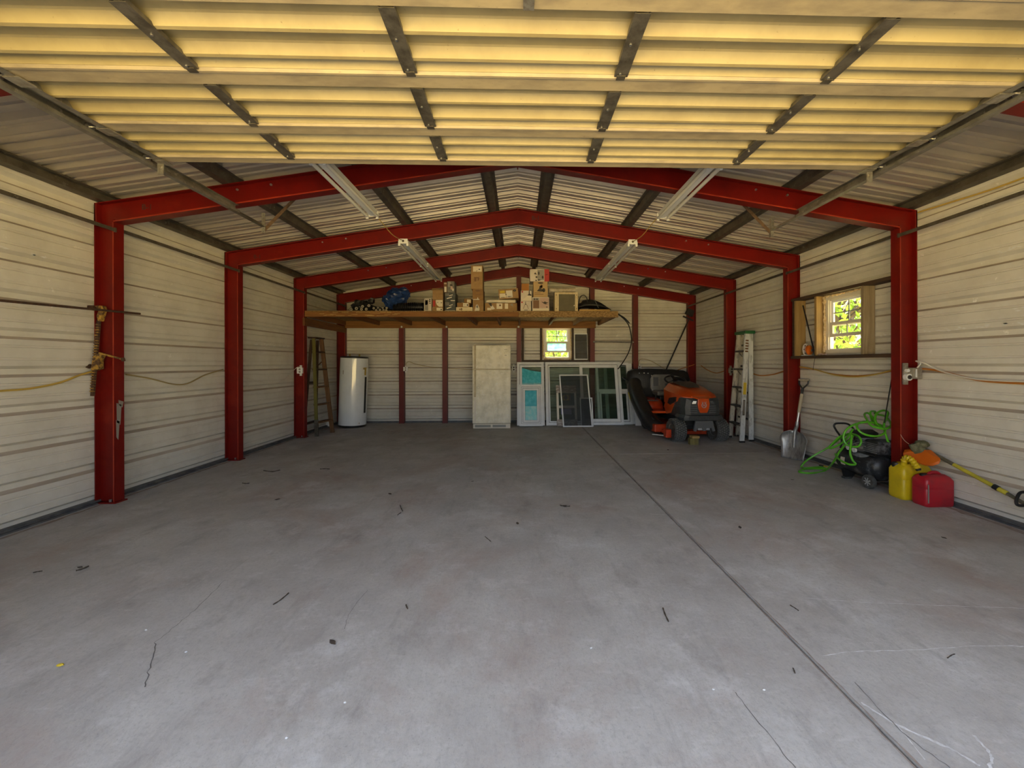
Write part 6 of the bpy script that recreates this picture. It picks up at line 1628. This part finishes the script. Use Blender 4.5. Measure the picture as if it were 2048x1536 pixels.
mk(MB().cyl(aY(198, 706, YC - .02), aY(247, 719, YC - .01), .009, n=8), 'crank_rod', 'rusty_yellow', t, w=True, smooth=True)
mk(MB().cyl(aY(245, 716, YC - .01), aY(247.5, 722, YC - .01), .014, n=8), 'crank_knob', 'rust', t, w=True)

# ================================================================== DEBRIS ON THE FLOOR
sticks = [((546, 1209), (562, 1199), (577, 1186), .004), ((1326, 1216), (1330, 1228), (1337, 1243), .004), ((152, 1141), (166, 1137), (177, 1132), .006), ((800, 1010), (802, 1016), (805, 1022), .004),
          ((795, 1030), (799, 1027), (802, 1025), .004), ((970, 1073), (976, 1078), (982, 1083), .003), ((812, 1209), (813, 1213), (815, 1217), .004), ((527, 941), (545, 943), (560, 940), .006), ((485, 966), (492, 967), (499, 966), .005),
          ((1586, 1336), (1588, 1340), (1590, 1346), .003), ((1120, 1010), (1130, 1013), (1140, 1012), .005), ((1895, 1316), (1904, 1310), (1910, 1308), .0025), ((66, 1145), (76, 1143), (84, 1142), .004), ((1580, 1210), (1590, 1216), (1597, 1221), .003), ((640, 938), (650, 937.5), (660, 938), .005)]
twig_labels = ['longer dark dry twig on the concrete left of centre', 'curved dark twig on the floor left of the slab joint', 'dark twig on the floor below the first left column', 'short bent twig, upper of two close together in mid floor',
    'short twig, lower of two close together in mid floor', 'thin slanted twig on the floor straight below the refrigerator', 'tiny twig on the floor right of the longer twig', 'dark twig on the floor right of the second left column',
    'short twig on the floor nearest the second left column', 'tiny twig near the front, close left of the slab joint', 'flat dark twig in mid floor below the leaning windows', 'small curved twig beside the long white crack at right',
    'leftmost dark twig on the floor', 'thin twig on the right slab beside the joint', 'short dark twig on the floor below the water heater']
for i, (a, b_, c_, r) in enumerate(sticks):
    P = [aZ(*a, r), aZ(*b_, r), aZ(*c_, r)]
    solo(MB().tube(smoothpts(P, 4), [r * (.5 + .5 * abs(sin(k + i))) for k in range(9)], 5), 'dry_twig', 'twig', twig_labels[i], 'twig', 'twigs on the floor')
leaves = [(160, 1135), (1035, 1047), (1128, 1012), (1888, 1076), (555, 999), (780, 988), (945, 963), (665, 1285), (1336, 900), (1585, 960), (1480, 1055)]
for i, (px, py) in enumerate(leaves):
    p = aZ(px, py, .002); s = .013 + .006 * (i % 3); a0 = i * 1.7
    P = [p + Vector((cos(a0 + a) * s * k, sin(a0 + a) * s * k, z)) for a, k, z in ((0, 1.4, .001), (.9, .7, .004), (2.2, .7, .002), (3.14, 1.4, .003), (4.0, .7, .0), (5.4, .7, .002))]
    solo(MB().prism(P, (0, 0, .0015)), 'dead_leaf', 'twig', 'tiny dark dead leaf fragment on the concrete floor', 'leaf', 'leaf scraps on the floor', recalc=True)
p = aZ(120, 1331, .002)
solo(MB().ell((p.x, p.y, .005), (.014, .008, .005), 8, 5, noise=.4), 'yellow_petal', 'p_yellow', 'tiny yellow scrap on the floor at the left', 'scrap')
for i, (px, py) in enumerate(((372, 1304), (292, 1260), (1182, 1296), (690, 1405), (573, 1476), (1427, 1379), (1528, 1380))):
    p = aZ(px, py, .002); solo(MB().ell((p.x, p.y, .003), (.006, .004, .003), 6, 4, noise=.4, seed=i), 'white_chip', 'chalk', 'tiny white chip lying on the concrete floor', 'chip', 'white chips on the floor')
